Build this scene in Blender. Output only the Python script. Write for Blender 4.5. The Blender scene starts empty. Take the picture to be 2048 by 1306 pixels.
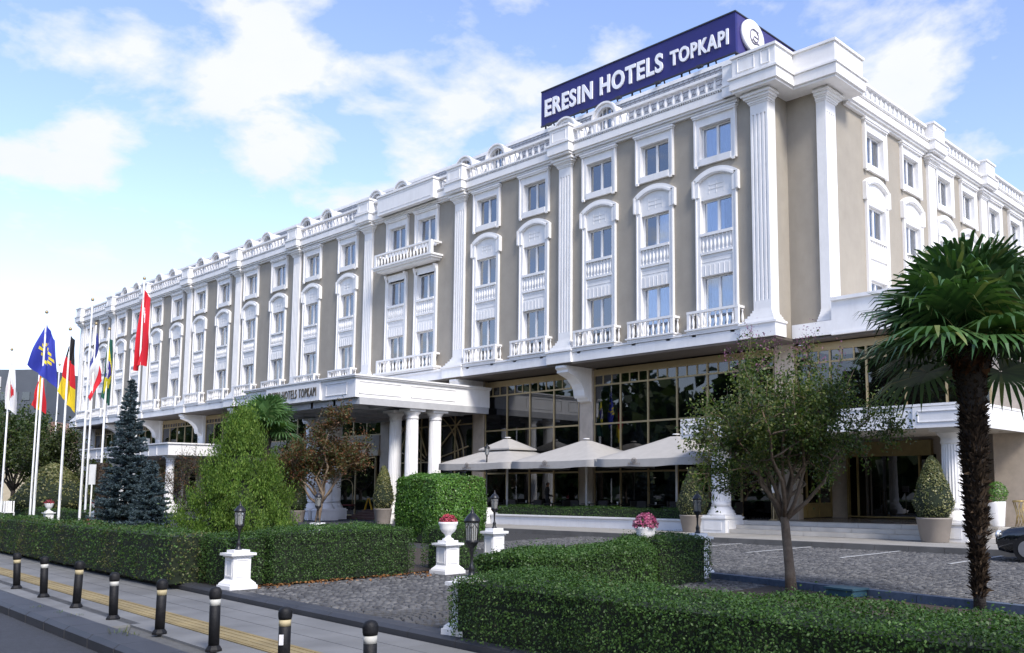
import bpy, bmesh, math, random
import numpy as np
from mathutils import Vector, Matrix, Euler
R = math.radians
rng = np.random.default_rng(7)
random.seed(7)
scene = bpy.context.scene
COL = scene.collection

# ------------------------------------------------------------------ camera
CAMP = Vector((9.961, -29.914, 1.7))
YAW, PITCH = R(-42.519), R(6.138)
FPX, PPX, PPY, IW, IH = 1825.2, 1205.4, 781.7, 2048., 1306.
cam_d = bpy.data.cameras.new('camera')
cam = bpy.data.objects.new('camera', cam_d)
COL.objects.link(cam)
cam.location = CAMP
cam.rotation_euler = (R(90) + PITCH, 0, -YAW)
cam_d.sensor_width = 36
cam_d.lens = 36 * FPX / IW
cam_d.shift_x = (IW / 2 - PPX) / IW
cam_d.shift_y = (PPY - IH / 2) / IW
cam_d.clip_start = .2
cam_d.clip_end = 3000
scene.camera = cam

# ------------------------------------------------------------------ sky, sun, exposure
CLOUDS = [(430,85,6,.10),(580,190,6,.10),(870,170,5,.10),(720,310,7,.09),(200,75,3.5,.12),(160,300,3.5,.12),(1090,40,6,.07),(1790,110,5,.11),(90,400,5,.06),(980,280,5,.09)]   # pixel, radius, strength
SUN_AZ = R(107)      # clockwise from +Y
SUN_EL = R(44)
world = bpy.data.worlds.new('World')
scene.world = world
world.use_nodes = True
wn = world.node_tree
wn.nodes.clear()
def N(t, typ, **kw):
    n = t.nodes.new(typ)
    for k, v in kw.items():
        if k == 'inp':
            for a, b in v.items(): n.inputs[a].default_value = b
        else: setattr(n, k, v)
    return n
def L(t, a, b): t.links.new(a, b)
sky = N(wn, 'ShaderNodeTexSky', sky_type='NISHITA', sun_disc=False, sun_elevation=SUN_EL, sun_rotation=SUN_AZ,
        altitude=50, air_density=1.0, dust_density=.45, ozone_density=2.2)
tc = N(wn, 'ShaderNodeTexCoord')
sep = N(wn, 'ShaderNodeSeparateXYZ'); L(wn, tc.outputs['Generated'], sep.inputs[0])
zz = N(wn, 'ShaderNodeMath', operation='MAXIMUM', inp={1: 0.0}); L(wn, sep.outputs['Z'], zz.inputs[0])
zp = N(wn, 'ShaderNodeMath', operation='ADD', inp={1: .22}); L(wn, zz.outputs[0], zp.inputs[0])
dx = N(wn, 'ShaderNodeMath', operation='DIVIDE'); L(wn, sep.outputs['X'], dx.inputs[0]); L(wn, zp.outputs[0], dx.inputs[1])
dy = N(wn, 'ShaderNodeMath', operation='DIVIDE'); L(wn, sep.outputs['Y'], dy.inputs[0]); L(wn, zp.outputs[0], dy.inputs[1])
cmb = N(wn, 'ShaderNodeCombineXYZ', inp={2: 3.1})
L(wn, dx.outputs[0], cmb.inputs[0]); L(wn, dy.outputs[0], cmb.inputs[1])
n1 = N(wn, 'ShaderNodeTexNoise', inp={'Scale': 4.2, 'Detail': 11, 'Roughness': .57, 'Distortion': .15}); L(wn, cmb.outputs[0], n1.inputs['Vector'])
# banks of cloud where the photograph shows them, carried by the same noise as the rest of the sky
acc = n1.outputs['Fac']
F_ = Vector((math.sin(YAW) * math.cos(PITCH), math.cos(YAW) * math.cos(PITCH), math.sin(PITCH))); R_ = Vector((math.cos(YAW), -math.sin(YAW), 0)); U_ = R_.cross(F_)
for (px_, py_, sg, am) in CLOUDS:
    d_ = (F_ + R_ * ((px_ - PPX) / FPX) - U_ * ((py_ - PPY) / FPX)).normalized()
    dt = N(wn, 'ShaderNodeVectorMath', operation='DOT_PRODUCT', inp={1: d_}); L(wn, tc.outputs['Generated'], dt.inputs[0])
    mr_ = N(wn, 'ShaderNodeMapRange', interpolation_type='SMOOTHSTEP', inp={1: math.cos(R(sg)), 2: 1., 3: 0., 4: am}); L(wn, dt.outputs['Value'], mr_.inputs[0])
    ad_ = N(wn, 'ShaderNodeMath', operation='ADD'); L(wn, acc, ad_.inputs[0]); L(wn, mr_.outputs[0], ad_.inputs[1]); acc = ad_.outputs[0]
r1 = N(wn, 'ShaderNodeValToRGB'); L(wn, acc, r1.inputs[0])
r1.color_ramp.elements[0].position = .54; r1.color_ramp.elements[0].color = (0, 0, 0, 1)
r1.color_ramp.elements[1].position = .68; r1.color_ramp.elements[1].color = (1, 1, 1, 1)
n2 = N(wn, 'ShaderNodeTexNoise', inp={'Scale': 3.5, 'Detail': 6, 'Roughness': .6}); L(wn, cmb.outputs[0], n2.inputs['Vector'])
hz = N(wn, 'ShaderNodeMapRange', interpolation_type='SMOOTHSTEP', inp={1: 0., 2: .30, 3: .40, 4: .0}); L(wn, sep.outputs['Z'], hz.inputs[0])
mx = N(wn, 'ShaderNodeMath', operation='MAXIMUM'); L(wn, r1.outputs[0], mx.inputs[0]); L(wn, hz.outputs[0], mx.inputs[1])
ccol = N(wn, 'ShaderNodeMixRGB', inp={1: (2.75, 2.95, 3.25, 1), 2: (3.25, 3.28, 3.3, 1)}); L(wn, n2.outputs['Fac'], ccol.inputs[0])
tn = N(wn, 'ShaderNodeMixRGB', blend_type='MULTIPLY', inp={0: 1., 2: (1.06, .94, .99, 1)}); L(wn, sky.outputs[0], tn.inputs[1])
mix = N(wn, 'ShaderNodeMixRGB'); L(wn, mx.outputs[0], mix.inputs[0]); L(wn, tn.outputs[0], mix.inputs[1]); L(wn, ccol.outputs[0], mix.inputs[2])
bg = N(wn, 'ShaderNodeBackground', inp={'Strength': .128}); L(wn, mix.outputs[0], bg.inputs[0])
wo = N(wn, 'ShaderNodeOutputWorld'); L(wn, bg.outputs[0], wo.inputs[0])

sun_d = bpy.data.lights.new('sun', 'SUN')
sun_d.energy = 1.75; sun_d.angle = R(15); sun_d.color = (1, .95, .87)
sun = bpy.data.objects.new('sun', sun_d); COL.objects.link(sun)
sd = Vector((math.sin(SUN_AZ) * math.cos(SUN_EL), math.cos(SUN_AZ) * math.cos(SUN_EL), math.sin(SUN_EL)))
sun.rotation_euler = sd.to_track_quat('Z', 'Y').to_euler()
sun.location = (30, 0, 60)
vs = scene.view_settings
vs.view_transform = 'Standard'; vs.look = 'None'; vs.gamma = 1; vs.exposure = 1.3; vs.use_curve_mapping = False

# ------------------------------------------------------------------ helpers
FW = Vector((math.sin(YAW) * math.cos(PITCH), math.cos(YAW) * math.cos(PITCH), math.sin(PITCH)))
RT = Vector((math.cos(YAW), -math.sin(YAW), 0)); UP = RT.cross(FW)
def at(px, py, depth):
    "point seen at a pixel of the photograph, at a given depth in metres"
    return CAMP + (FW + RT * ((px - PPX) / FPX) - UP * ((py - PPY) / FPX)) * depth
def ground_at(px, depth, z=0.):
    d = FW + RT * ((px - PPX) / FPX)
    d2 = Vector((d.x, d.y, 0)); f2 = Vector((math.sin(YAW), math.cos(YAW), 0))
    p = CAMP + d2 * (depth / d2.dot(f2)); return Vector((p.x, p.y, z))

WLOC = {}
class MB:
    def __init__(s): s.v = []; s.f = []; s.m = []; s.s = []
    def add(s, vs, fs, m=0, sm=False):
        b = len(s.v); s.v += [tuple(v) for v in vs]
        for f in fs: s.f.append(tuple(b + i for i in f)); s.m.append(m); s.s.append(sm)
    def box(s, x0, x1, y0, y1, z0, z1, m=0):
        if x0 > x1: x0, x1 = x1, x0
        if y0 > y1: y0, y1 = y1, y0
        if z0 > z1: z0, z1 = z1, z0
        s.add([(x0,y0,z0),(x1,y0,z0),(x1,y1,z0),(x0,y1,z0),(x0,y0,z1),(x1,y0,z1),(x1,y1,z1),(x0,y1,z1)],
              [(0,3,2,1),(4,5,6,7),(0,1,5,4),(1,2,6,5),(2,3,7,6),(3,0,4,7)], m)
        return s
    def ext(s, pts, axis, lo, hi, m=0, sm=False):
        "extrude a 2-d outline along an axis"
        n = len(pts)
        def P(a, b, c):
            return (a, b, c) if axis == 'z' else ((a, c, b) if axis == 'y' else (c, a, b))
        vs = [P(a, b, lo) for a, b in pts] + [P(a, b, hi) for a, b in pts]
        fs = [tuple(range(n))[::-1], tuple(range(n, 2 * n))] + [(i, (i + 1) % n, n + (i + 1) % n, n + i) for i in range(n)]
        b = len(s.v); s.v += vs
        for k, f in enumerate(fs): s.f.append(tuple(b + i for i in f)); s.m.append(m); s.s.append(sm and k > 1)
        return s
    def lathe(s, prof, cx=0, cy=0, n=16, m=0, sm=True, flute=0, z0=0):
        vs = []; fs = []; k = len(prof)
        for j, (r, z) in enumerate(prof):
            for i in range(n):
                a = 2 * math.pi * i / n
                rr = r * (1 - (flute if i % 2 else 0)) if flute else r
                vs.append((cx + rr * math.cos(a), cy + rr * math.sin(a), z0 + z))
        for j in range(k - 1):
            for i in range(n):
                fs.append((j*n+i, j*n+(i+1)%n, (j+1)*n+(i+1)%n, (j+1)*n+i))
        s.add(vs, fs, m, sm)
        b = len(s.v) - len(vs)
        s.f.append(tuple(b + i for i in range(n))[::-1]); s.m.append(m); s.s.append(False)
        s.f.append(tuple(b + (k-1)*n + i for i in range(n))); s.m.append(m); s.s.append(False)
        return s
    def tube(s, pts, rad, n=8, m=0, sm=True):
        pts = [Vector(p) for p in pts]; k = len(pts)
        if not hasattr(rad, '__len__'): rad = [rad] * k
        vs = []; prev = None
        for j, p in enumerate(pts):
            d = (pts[min(j+1, k-1)] - pts[max(j-1, 0)]).normalized()
            ref = Vector((0,0,1)) if abs(d.z) < .9 else Vector((1,0,0))
            u = d.cross(ref).normalized(); w = d.cross(u)
            if prev is not None and u.dot(prev) < 0: u = -u; w = -w
            prev = u
            for i in range(n):
                a = 2*math.pi*i/n; vs.append(tuple(p + (u*math.cos(a) + w*math.sin(a))*rad[j]))
        fs = [(j*n+i, j*n+(i+1)%n, (j+1)*n+(i+1)%n, (j+1)*n+i) for j in range(k-1) for i in range(n)]
        fs += [tuple(range(n))[::-1], tuple((k-1)*n+i for i in range(n))]
        s.add(vs, fs, m, sm); return s
    def mesh(s, name, mats):
        me = bpy.data.meshes.new(name)
        me.from_pydata(s.v, [], s.f)
        for mt in (mats if isinstance(mats, (list, tuple)) else [mats]): me.materials.append(mt)
        me.polygons.foreach_set('material_index', s.m)
        me.polygons.foreach_set('use_smooth', s.s)
        me.update()
        bm = bmesh.new(); bm.from_mesh(me); bmesh.ops.recalc_face_normals(bm, faces=bm.faces); bm.to_mesh(me); bm.free()
        return me
    def build(s, name, mats, parent=None, loc=(0,0,0), rotz=0, **tags):
        return put(name, s.mesh(name, mats), parent, loc, rotz, **tags)
def wl(o): return WLOC.get(o.name, Vector((0,0,0)))
def put(name, me, parent=None, loc=(0,0,0), rotz=0, label=None, cat=None, group=None, kind=None, scale=None, world=None, rot=None):
    "link one object; loc is a world position for a child of an unrotated parent"
    o = bpy.data.objects.new(name, me); COL.objects.link(o)
    loc = Vector(loc)
    WLOC[o.name] = loc.copy()
    if parent is not None:
        o.parent = parent; loc = loc - wl(parent)
    o.location = loc; o.rotation_euler = rot if rot else (0, 0, rotz)
    if scale is not None: o.scale = scale if hasattr(scale, '__len__') else (scale,)*3
    if label: o['label'] = label
    if cat: o['category'] = cat
    if group: o['group'] = group
    if kind: o['kind'] = kind
    return o
def thing(name, loc, label, cat, group=None, rotz=0):
    return put(name, None, None, loc, rotz, label, cat, group)
def local(name, me, parent, loc=(0,0,0), rotz=0, kind=None, rot=None, scale=None):
    "child given in its parent's own coordinates"
    o = bpy.data.objects.new(name, me); COL.objects.link(o); o.parent = parent; o.location = loc
    o.rotation_euler = rot if rot else (0,0,rotz)
    if scale is not None: o.scale = scale
    if kind: o['kind'] = kind
    return o
def copy_thing(o, loc, label, rotz=None):
    c = o.copy(); COL.objects.link(c); c.location = loc; c['label'] = label; WLOC[c.name] = Vector(loc)
    if rotz is not None: c.rotation_euler = (0, 0, rotz)
    for ch in list(o.children):
        d = ch.copy(); COL.objects.link(d); d.parent = c
        for g in list(ch.children):
            e = g.copy(); COL.objects.link(e); e.parent = d
    return c
def quads(name, V, mats, nper=4):
    "fast mesh from an (n, nper, 3) array of separate polygons"
    n = V.shape[0]
    me = bpy.data.meshes.new(name)
    me.vertices.add(n*nper); me.vertices.foreach_set('co', V.reshape(-1).astype(np.float32))
    me.loops.add(n*nper); me.loops.foreach_set('vertex_index', np.arange(n*nper, dtype=np.int32))
    me.polygons.add(n); me.polygons.foreach_set('loop_start', np.arange(0, n*nper, nper, dtype=np.int32))
    me.polygons.foreach_set('loop_total', np.full(n, nper, dtype=np.int32))
    for mt in (mats if isinstance(mats, (list, tuple)) else [mats]): me.materials.append(mt)
    me.update(calc_edges=True); return me
def unit(a): return a / np.maximum(np.linalg.norm(a, axis=-1, keepdims=True), 1e-9)
def leaf_quads(P, Nrm, size, aspect=.55, jit=.6, size_var=.35, droop=0.):
    n = len(P)
    nn = unit(Nrm + rng.normal(0, jit, (n, 3)))
    t = rng.normal(0, 1, (n, 3)); t[:, 2] -= droop
    t = unit(t - (t * nn).sum(1, keepdims=True) * nn); b = np.cross(nn, t)
    L_ = size * (1 + rng.uniform(-size_var, size_var, (n, 1))); W_ = L_ * aspect
    fold = nn * L_ * .12
    return np.stack([P - t*L_*.5, P + b*W_*.5 + fold, P + t*L_*.5, P - b*W_*.5 + fold], 1)

# ------------------------------------------------------------------ materials
MATS = {}
def pm(name, col, rough=.6, var=.12, scale=4., bump=0., bscale=60., metal=0., spec=.5, coat=0., dirt=None, dscale=.6, damt=.5, streak=1.):
    if name in MATS: return MATS[name]
    m = bpy.data.materials.new(name); m.use_nodes = True; t = m.node_tree; b = t.nodes['Principled BSDF']
    b.inputs['Roughness'].default_value = rough; b.inputs['Metallic'].default_value = metal
    b.inputs['Specular IOR Level'].default_value = spec; b.inputs['Coat Weight'].default_value = coat
    tc = N(t, 'ShaderNodeTexCoord'); geo = N(t, 'ShaderNodeNewGeometry')
    nz = N(t, 'ShaderNodeTexNoise', inp={'Scale': scale, 'Detail': 6, 'Roughness': .6}); L(t, geo.outputs['Position'], nz.inputs['Vector'])
    c1 = tuple(max(0, c*(1-var)) for c in col) + (1,); c2 = tuple(min(1, c*(1+var)) for c in col) + (1,)
    mr = N(t, 'ShaderNodeMapRange', inp={1: .3, 2: .7}); L(t, nz.outputs['Fac'], mr.inputs[0])
    mx = N(t, 'ShaderNodeMixRGB', inp={1: c1, 2: c2}); L(t, mr.outputs[0], mx.inputs[0])
    out = mx.outputs[0]
    if dirt:
        mp = N(t, 'ShaderNodeMapping', inp={'Scale': (1, 1, streak)}); L(t, geo.outputs['Position'], mp.inputs[0])
        n3 = N(t, 'ShaderNodeTexNoise', inp={'Scale': dscale, 'Detail': 8, 'Roughness': .7}); L(t, mp.outputs[0], n3.inputs['Vector'])
        m3 = N(t, 'ShaderNodeMapRange', inp={1: .48, 2: .72, 3: 0., 4: damt}); L(t, n3.outputs['Fac'], m3.inputs[0])
        x3 = N(t, 'ShaderNodeMixRGB', inp={2: tuple(dirt)+(1,)}); L(t, m3.outputs[0], x3.inputs[0]); L(t, out, x3.inputs[1]); out = x3.outputs[0]
    L(t, out, b.inputs['Base Color'])
    if bump:
        nb = N(t, 'ShaderNodeTexNoise', inp={'Scale': bscale, 'Detail': 4}); L(t, geo.outputs['Position'], nb.inputs['Vector'])
        bp = N(t, 'ShaderNodeBump', inp={'Strength': bump, 'Distance': .02}); L(t, nb.outputs['Fac'], bp.inputs['Height']); L(t, bp.outputs[0], b.inputs['Normal'])
    MATS[name] = m; return m
def islandm(name, cols, rough=.6, spec=.35, trans=0., tcol=None, var2=.25):
    "colour differs from piece to piece (leaf, cobble, slab)"
    if name in MATS: return MATS[name]
    m = bpy.data.materials.new(name); m.use_nodes = True; t = m.node_tree; b = t.nodes['Principled BSDF']
    b.inputs['Roughness'].default_value = rough; b.inputs['Specular IOR Level'].default_value = spec
    geo = N(t, 'ShaderNodeNewGeometry'); rp = N(t, 'ShaderNodeValToRGB'); L(t, geo.outputs['Random Per Island'], rp.inputs[0])
    e = rp.color_ramp.elements
    while len(e) < len(cols): e.new(.5)
    for i, c in enumerate(cols): e[i].position = i/(len(cols)-1); e[i].color = tuple(c)+(1,)
    nz = N(t, 'ShaderNodeTexNoise', inp={'Scale': 1.3, 'Detail': 3}); L(t, geo.outputs['Position'], nz.inputs['Vector'])
    mr = N(t, 'ShaderNodeMapRange', inp={1: .3, 2: .7, 3: 1-var2, 4: 1+var2}); L(t, nz.outputs['Fac'], mr.inputs[0])
    mu = N(t, 'ShaderNodeVectorMath', operation='SCALE'); L(t, rp.outputs[0], mu.inputs[0]); L(t, mr.outputs[0], mu.inputs['Scale'])
    L(t, mu.outputs[0], b.inputs['Base Color'])
    if trans:
        tr = N(t, 'ShaderNodeBsdfTranslucent'); 
        m2 = N(t, 'ShaderNodeVectorMath', operation='MULTIPLY', inp={1: tcol or (1.3, 1.5, .7)}); L(t, mu.outputs[0], m2.inputs[0]); L(t, m2.outputs[0], tr.inputs[0])
        ms = N(t, 'ShaderNodeMixShader', inp={0: trans}); L(t, b.outputs[0], ms.inputs[1]); L(t, tr.outputs[0], ms.inputs[2])
        L(t, ms.outputs[0], t.nodes['Material Output'].inputs[0])
    MATS[name] = m; return m
def glassm(name, tint, refl=.12, base=(.02,.022,.025), clear=.75):
    if name in MATS: return MATS[name]
    m = bpy.data.materials.new(name); m.use_nodes = True; t = m.node_tree; t.nodes.remove(t.nodes['Principled BSDF'])
    tr = N(t, 'ShaderNodeBsdfTransparent', inp={0: tuple(tint)+(1,)}); df = N(t, 'ShaderNodeBsdfDiffuse', inp={0: tuple(base)+(1,)})
    a = N(t, 'ShaderNodeMixShader', inp={0: 1-clear}); L(t, tr.outputs[0], a.inputs[1]); L(t, df.outputs[0], a.inputs[2])
    gl = N(t, 'ShaderNodeBsdfGlossy', inp={'Roughness': .015, 0: (.92,.95,1,1)})
    fr = N(t, 'ShaderNodeFresnel', inp={0: 1.5}); ad = N(t, 'ShaderNodeMath', operation='ADD', inp={1: refl}); L(t, fr.outputs[0], ad.inputs[0])
    b = N(t, 'ShaderNodeMixShader'); L(t, ad.outputs[0], b.inputs[0]); L(t, a.outputs[0], b.inputs[1]); L(t, gl.outputs[0], b.inputs[2])
    L(t, b.outputs[0], t.nodes['Material Output'].inputs[0])
    MATS[name] = m; return m
WHITE = pm('white_paint', (.81,.795,.77), .55, .04, 2., .12, 40, dirt=(.55,.53,.49), dscale=2.2, damt=.30, streak=.22)
TAN = pm('tan_render', (.335,.30,.245), .85, .06, 1.5, .25, 55, dirt=(.26,.235,.20), dscale=1.1, damt=.40, streak=.2)
GOLD = pm('gold_anodised', (.42,.325,.175), .38, .08, 3, metal=.35)
STONE = pm('travertine_stone', (.50,.42,.33), .5, .14, 2.5, .1, 30, dirt=(.36,.29,.22), dscale=1.5, damt=.5)
SLATE = None
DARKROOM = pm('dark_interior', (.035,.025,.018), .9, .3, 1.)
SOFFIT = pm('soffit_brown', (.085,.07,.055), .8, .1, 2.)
PANE = glassm('window_glass', (.86,.92,1.0), .20, clear=.95)
TINT = glassm('tinted_glass', (.30,.26,.22), .06, clear=.9)
CURT = pm('curtain_cloth', (.80,.81,.82), .9, .1, 6); CURT2 = pm('curtain_cream', (.74,.70,.62), .9, .1, 6); CURT3 = pm('curtain_blue_grey', (.42,.46,.52), .9, .1, 6)
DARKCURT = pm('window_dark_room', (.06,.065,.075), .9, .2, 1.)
BLACKM = pm('black_painted_metal', (.012,.012,.014), .38, .2, 20)
# ================================================================== SETTING: ground
ASPH = pm('asphalt', (.040,.043,.052), .9, .25, 18, .5, 180, dirt=(.026,.027,.03), dscale=.8, damt=.6)
YARD = pm('mortar_bed', (.035,.034,.033), .95, .25, 9, .4, 90)
SLAB = islandm('pavement_slab_stone', [(.14,.14,.137),(.165,.165,.16),(.19,.187,.18)], .85, .3, var2=.18)
KERB = islandm('dark_kerb_stone', [(.026,.027,.031),(.036,.037,.042),(.048,.049,.054)], .6, .5, var2=.2)
GKERB = islandm('grey_kerb_stone', [(.10,.098,.092),(.13,.126,.118),(.155,.15,.14)], .85, .3, var2=.2)
TACT = islandm('yellow_tactile_tile', [(.22,.165,.075),(.26,.20,.095),(.29,.23,.12)], .85, .3, var2=.2)
COBB = islandm('cobble_granite', [(.055,.054,.055),(.085,.084,.083),(.11,.108,.105),(.15,.146,.138)], .75, .4, var2=.18)
SOIL = pm('bed_soil', (.05,.036,.025), .95, .3, 8, .8, 60)
GRASS = pm('lawn_base', (.05,.075,.02), .95, .3, 5, .6, 90)
MARB = islandm('cream_marble_step', [(.48,.44,.38),(.54,.50,.43),(.60,.56,.49)], .5, .5, var2=.14)
def yk(x): return -23.2 - .055*(x-1.9)       # pavement edge at the hotel's beds
def yr(x): return -25.42 - .05*x             # road kerb, inner edge
MB().box(-900, 900, -900, 900, -.6, -.30).build('ground', pm('far_ground', (.10,.10,.085), .95, .2, .05), kind='structure')
m = MB(); m.ext([(-160, yr(-160)-.42), (60, yr(60)-.42), (60, -60), (-160, -60)], 'z', -.29, -.25); m.build('road', ASPH, kind='structure')
m = MB(); m.ext([(-160, yr(-160)), (60, yr(60)), (60, yk(60)), (-160, yk(-160))], 'z', -.29, -.13); PAV = m.build('pavement', pm('pavement_joint', (.10,.098,.09), .95, .2, 20), kind='structure')
m = MB(); m.ext([(-160, yk(-160)+.32), (60, yk(60)+.32), (60, 90), (-160, 90)], 'z', -.29, -.035); YRD = m.build('yard', [YARD], kind='structure')
m = MB(); m.ext([(-160, -22), (-26, -22.0), (-26, 1.4), (-160, 1.4)], 'z', -.034, -.004); m.build('driveway_asphalt', ASPH, kind='structure')
# pavement slabs, tactile tiles, kerb stones
slab_me = MB().box(-.298,.298,-.198,.198,-.03,0).mesh('paving_slab', SLAB)
tact_m = MB().box(-.198,.198,-.198,.198,-.03,0)
for k in range(4): tact_m.box(-.19,.19,-.15+.1*k-.018,-.15+.1*k+.018,-.001,.006)
tact_me = tact_m.mesh('tactile_tile', TACT)
ang = math.atan(-.055)
def strip(x0, x1, step):
    x = x0
    while x < x1: yield x; x += step
for r, (off, st) in enumerate([(.21, .0), (.62, .3), (1.03, 0.), (1.86, .3), (2.12, 0)]):
    for x in strip(-22 + st, 5.2, .6):
        if r >= 3: 
            w = .5 if r == 3 else .55
        y = yk(x) - off - .02
        if y - .2 < yr(x): continue
        put('paving_slab', slab_me, PAV, (x, y, -.1), ang)
m = MB()
for x in strip(-60, -22.4, .6):
    for off in (.21,.62,1.03,1.86): m.box(x-.298, x+.298, yk(x)-off-.22, yk(x)-off+.18, -.13, -.1)
m.build('far_paving_slabs', SLAB, PAV, kind='stuff')
for x in strip(-30, 4.8, .4): put('tactile_tile', tact_me, PAV, (x, yk(x)-1.455, -.098), ang)
kme = MB(); kme.ext([(-.16,-.16),(.16,-.16),(.16,.03),(.13,.0+.06),(-.10,.06),(-.16,.02)], 'x', -.495, .495); kme = kme.mesh('kerb_stone', KERB)
for x in strip(-40, 6.5, 1.0): put('kerb_stone', kme, YRD, (x, yk(x)+.16, -.055), ang)
kr = MB(); kr.ext([(-.42,-.19),(0,-.19),(0,-.003),(-.36,-.003),(-.42,-.05)], 'x', -.495, .495); kr = kr.mesh('road_kerb_stone', KERB)
for x in strip(-40, 6.5, 1.0): put('road_kerb_stone', kr, PAV, (x, yr(x), -.09), ang)
# planting beds
m = MB(); m.ext([(-60, yk(-60)+.33), (-6.0, yk(-6)+.33), (-6.0,-17), (-8.5,-16.2), (-11.5,-13.8), (-27,-13.0), (-60,-11)], 'z', -.034, -.008); m.build('planting_bed', SOIL, kind='structure')
m = MB(); m.ext([(1.1, yk(1.1)+.33), (14, yk(14)+.33), (14,-17.2), (5.6,-16.75), (-.4,-15.5), (-.4,-18)], 'z', -.034, -.008); m.build('flower_bed', SOIL, kind='structure')
m = MB(); m.ext([(-60,-19.5), (-21,-20.3), (-21,-13.4), (-60,-11.3)], 'z', -.006, .012); LAWN = m.build('lawn', GRASS, kind='structure')
# cobbles laid in arcs
def cobbles():
    V = []; big = []
    s = .112; pitch = 1.12
    cols = np.arange(-14, 9.6, pitch); k = 0
    quadsV = []
    for ci, cx in enumerate(cols):
        yy = -23.4
        row = 0
        while yy < -5.7:
            for j in range(-5, 5):
                a = (j + .5) / 5 * .80
                x = cx + 0.78*math.sin(a); y = yy + .78*(math.cos(a) - .86) 
                if abs(x-cx) > pitch*.5: continue
                # inside the drive or the car park, outside the beds
                drive = (-5.55 < x < 1.0) and y > yk(x)+.34
                park = y > -15.55 - .18*max(0, x+.62) + .12 and x > -13
                if y < -17.2 and not (-5.35 < x < 0.2 + (1.2 if y < -22 else 0)): continue
                if not (drive or park) or y > -5.75: continue
                if x < -5.4 and y < -13.2 + max(0, (-8-x))*.2: continue
                quadsV.append((x + random.uniform(-.008,.008), y + random.uniform(-.008,.008), -a + random.uniform(-.08,.08), random.uniform(.043,.051), random.uniform(-.006,.008)))
            yy += s*1.12; row += 1
    return quadsV
CB = cobbles()
CB.sort(key=lambda c: (c[0]-CAMP.x)**2 + (c[1]-CAMP.y)**2)
cob_me = MB(); cob_me.add([(-.05,-.05,-.03),(.05,-.05,-.03),(.05,.05,-.03),(-.05,.05,-.03),(-.04,-.04,0),(.04,-.04,0),(.04,.04,0),(-.04,.04,0)],
     [(4,5,6,7),(0,1,5,4),(1,2,6,5),(2,3,7,6),(3,0,4,7)]); cob_me = cob_me.mesh('cobble', COBB)
for (x, y, a, h, dz) in CB[:300]: put('cobble', cob_me, YRD, (x, y, dz), a, scale=(h/.05, h/.05, 1))
c = np.array(CB[300:]); ca, sa = np.cos(c[:,2]), np.sin(c[:,2])
def cp(u, v, z): 
    return np.stack([c[:,0] + (u*ca - v*sa)*c[:,3], c[:,1] + (u*sa + v*ca)*c[:,3], c[:,4]+z], 1)
lo = [cp(-1,-1,-.03), cp(1,-1,-.03), cp(1,1,-.03), cp(-1,1,-.03)]; hi = [cp(-.82,-.82,0), cp(.82,-.82,0), cp(.82,.82,0), cp(-.82,.82,0)]
V8 = np.stack(lo + hi, 1).reshape(-1, 3); nC = len(c); base = (np.arange(nC)*8)[:,None]
F5 = np.concatenate([base + np.array(f) for f in ((4,5,6,7),(0,1,5,4),(1,2,6,5),(2,3,7,6),(3,0,4,7))], 1).reshape(-1)
me = bpy.data.meshes.new('far_cobbles'); me.vertices.add(nC*8); me.vertices.foreach_set('co', V8.reshape(-1).astype(np.float32))
me.loops.add(nC*20); me.loops.foreach_set('vertex_index', F5.astype(np.int32)); me.polygons.add(nC*5)
me.polygons.foreach_set('loop_start', np.arange(0, nC*20, 4, dtype=np.int32)); me.polygons.foreach_set('loop_total', np.full(nC*5, 4, dtype=np.int32))
me.materials.append(COBB); me.update(calc_edges=True); put('far_cobbles', me, YRD, kind='stuff')
# parking lines, painted on the cobbles
PAINT = pm('road_marking_paint', (.36,.36,.35), .8, .3, 12)
for x in (-9.1, -6.36, -3.92, -1.17, 1.55):
    MB().box(x-.05, x+.05, -9.1, -5.72, .008, .013).build('parking_line', PAINT, kind='structure')
# blue painted kerb between bed and car park
bk = MB(); bk.box(-.495,.495,-.08,.08,-.05,.13); bk = bk.mesh('blue_kerb', pm('blue_grey_kerb_paint', (.075,.10,.14), .7, .25, 12))
a2 = math.atan(-1.14/6.1)
for k in range(14):
    x = -.5 + k*.985; put('blue_kerb', bk, YRD, (x, -15.33 - .187*(x+.62), -.03), a2)

# ================================================================== HOTEL
HOTEL = thing('hotel_building', (-47, 10, 0), 'long white and taupe classical hotel with fluted pilasters, balconies and balustraded roof', 'building')
FAC = {'F': ((0,0,0), 0), 'R': ((-6.93,0,0), R(90))}
def hput(name, me, fac='F', s=0., kind=None, parent=None):
    (x, y, z), rz = FAC[fac]
    loc = (x + s, y, z) if fac == 'F' else (x, y + s, z)
    return put(name, me, parent or HOTEL, loc, rz, kind=kind)
PC = [-85.07, -77.2, -69.5, -61.35, -53.2, -44.95, -36.55, -27.87, -19.92, -9.05]
WINS = []
for i in range(9):
    a, b = PC[i], PC[i+1]
    if i == 8: WINS += [(-17.77,'s'), (-14.47,'s'), (-11.23,'s')]
    elif i == 7: WINS += [(-25.73,'s'), (-22.12,'s')]
    elif i == 6: WINS += [(-33.66,'c'), (-30.87,'c')]
    elif i == 5: WINS += [(-43.04,'s'), (-38.87,'s')]
    elif i == 4: WINS += [(-51.33,'s'), (-47.34,'s')]
    else: WINS += [(a+1.9,'s'), (b-2.3,'s')]
PR = [1.9, 11.7, 18.4, 25.2, 32.0, 38.8]
WINR = [5.9, 9.5, 13.3, 16.4, 20.1, 23.4, 27.0, 30.2, 33.8, 37.0]
OW = .79
ZT, ZM, ZL = (15.38,16.8), (12.2,13.62), (8.2,10.4)
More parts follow.
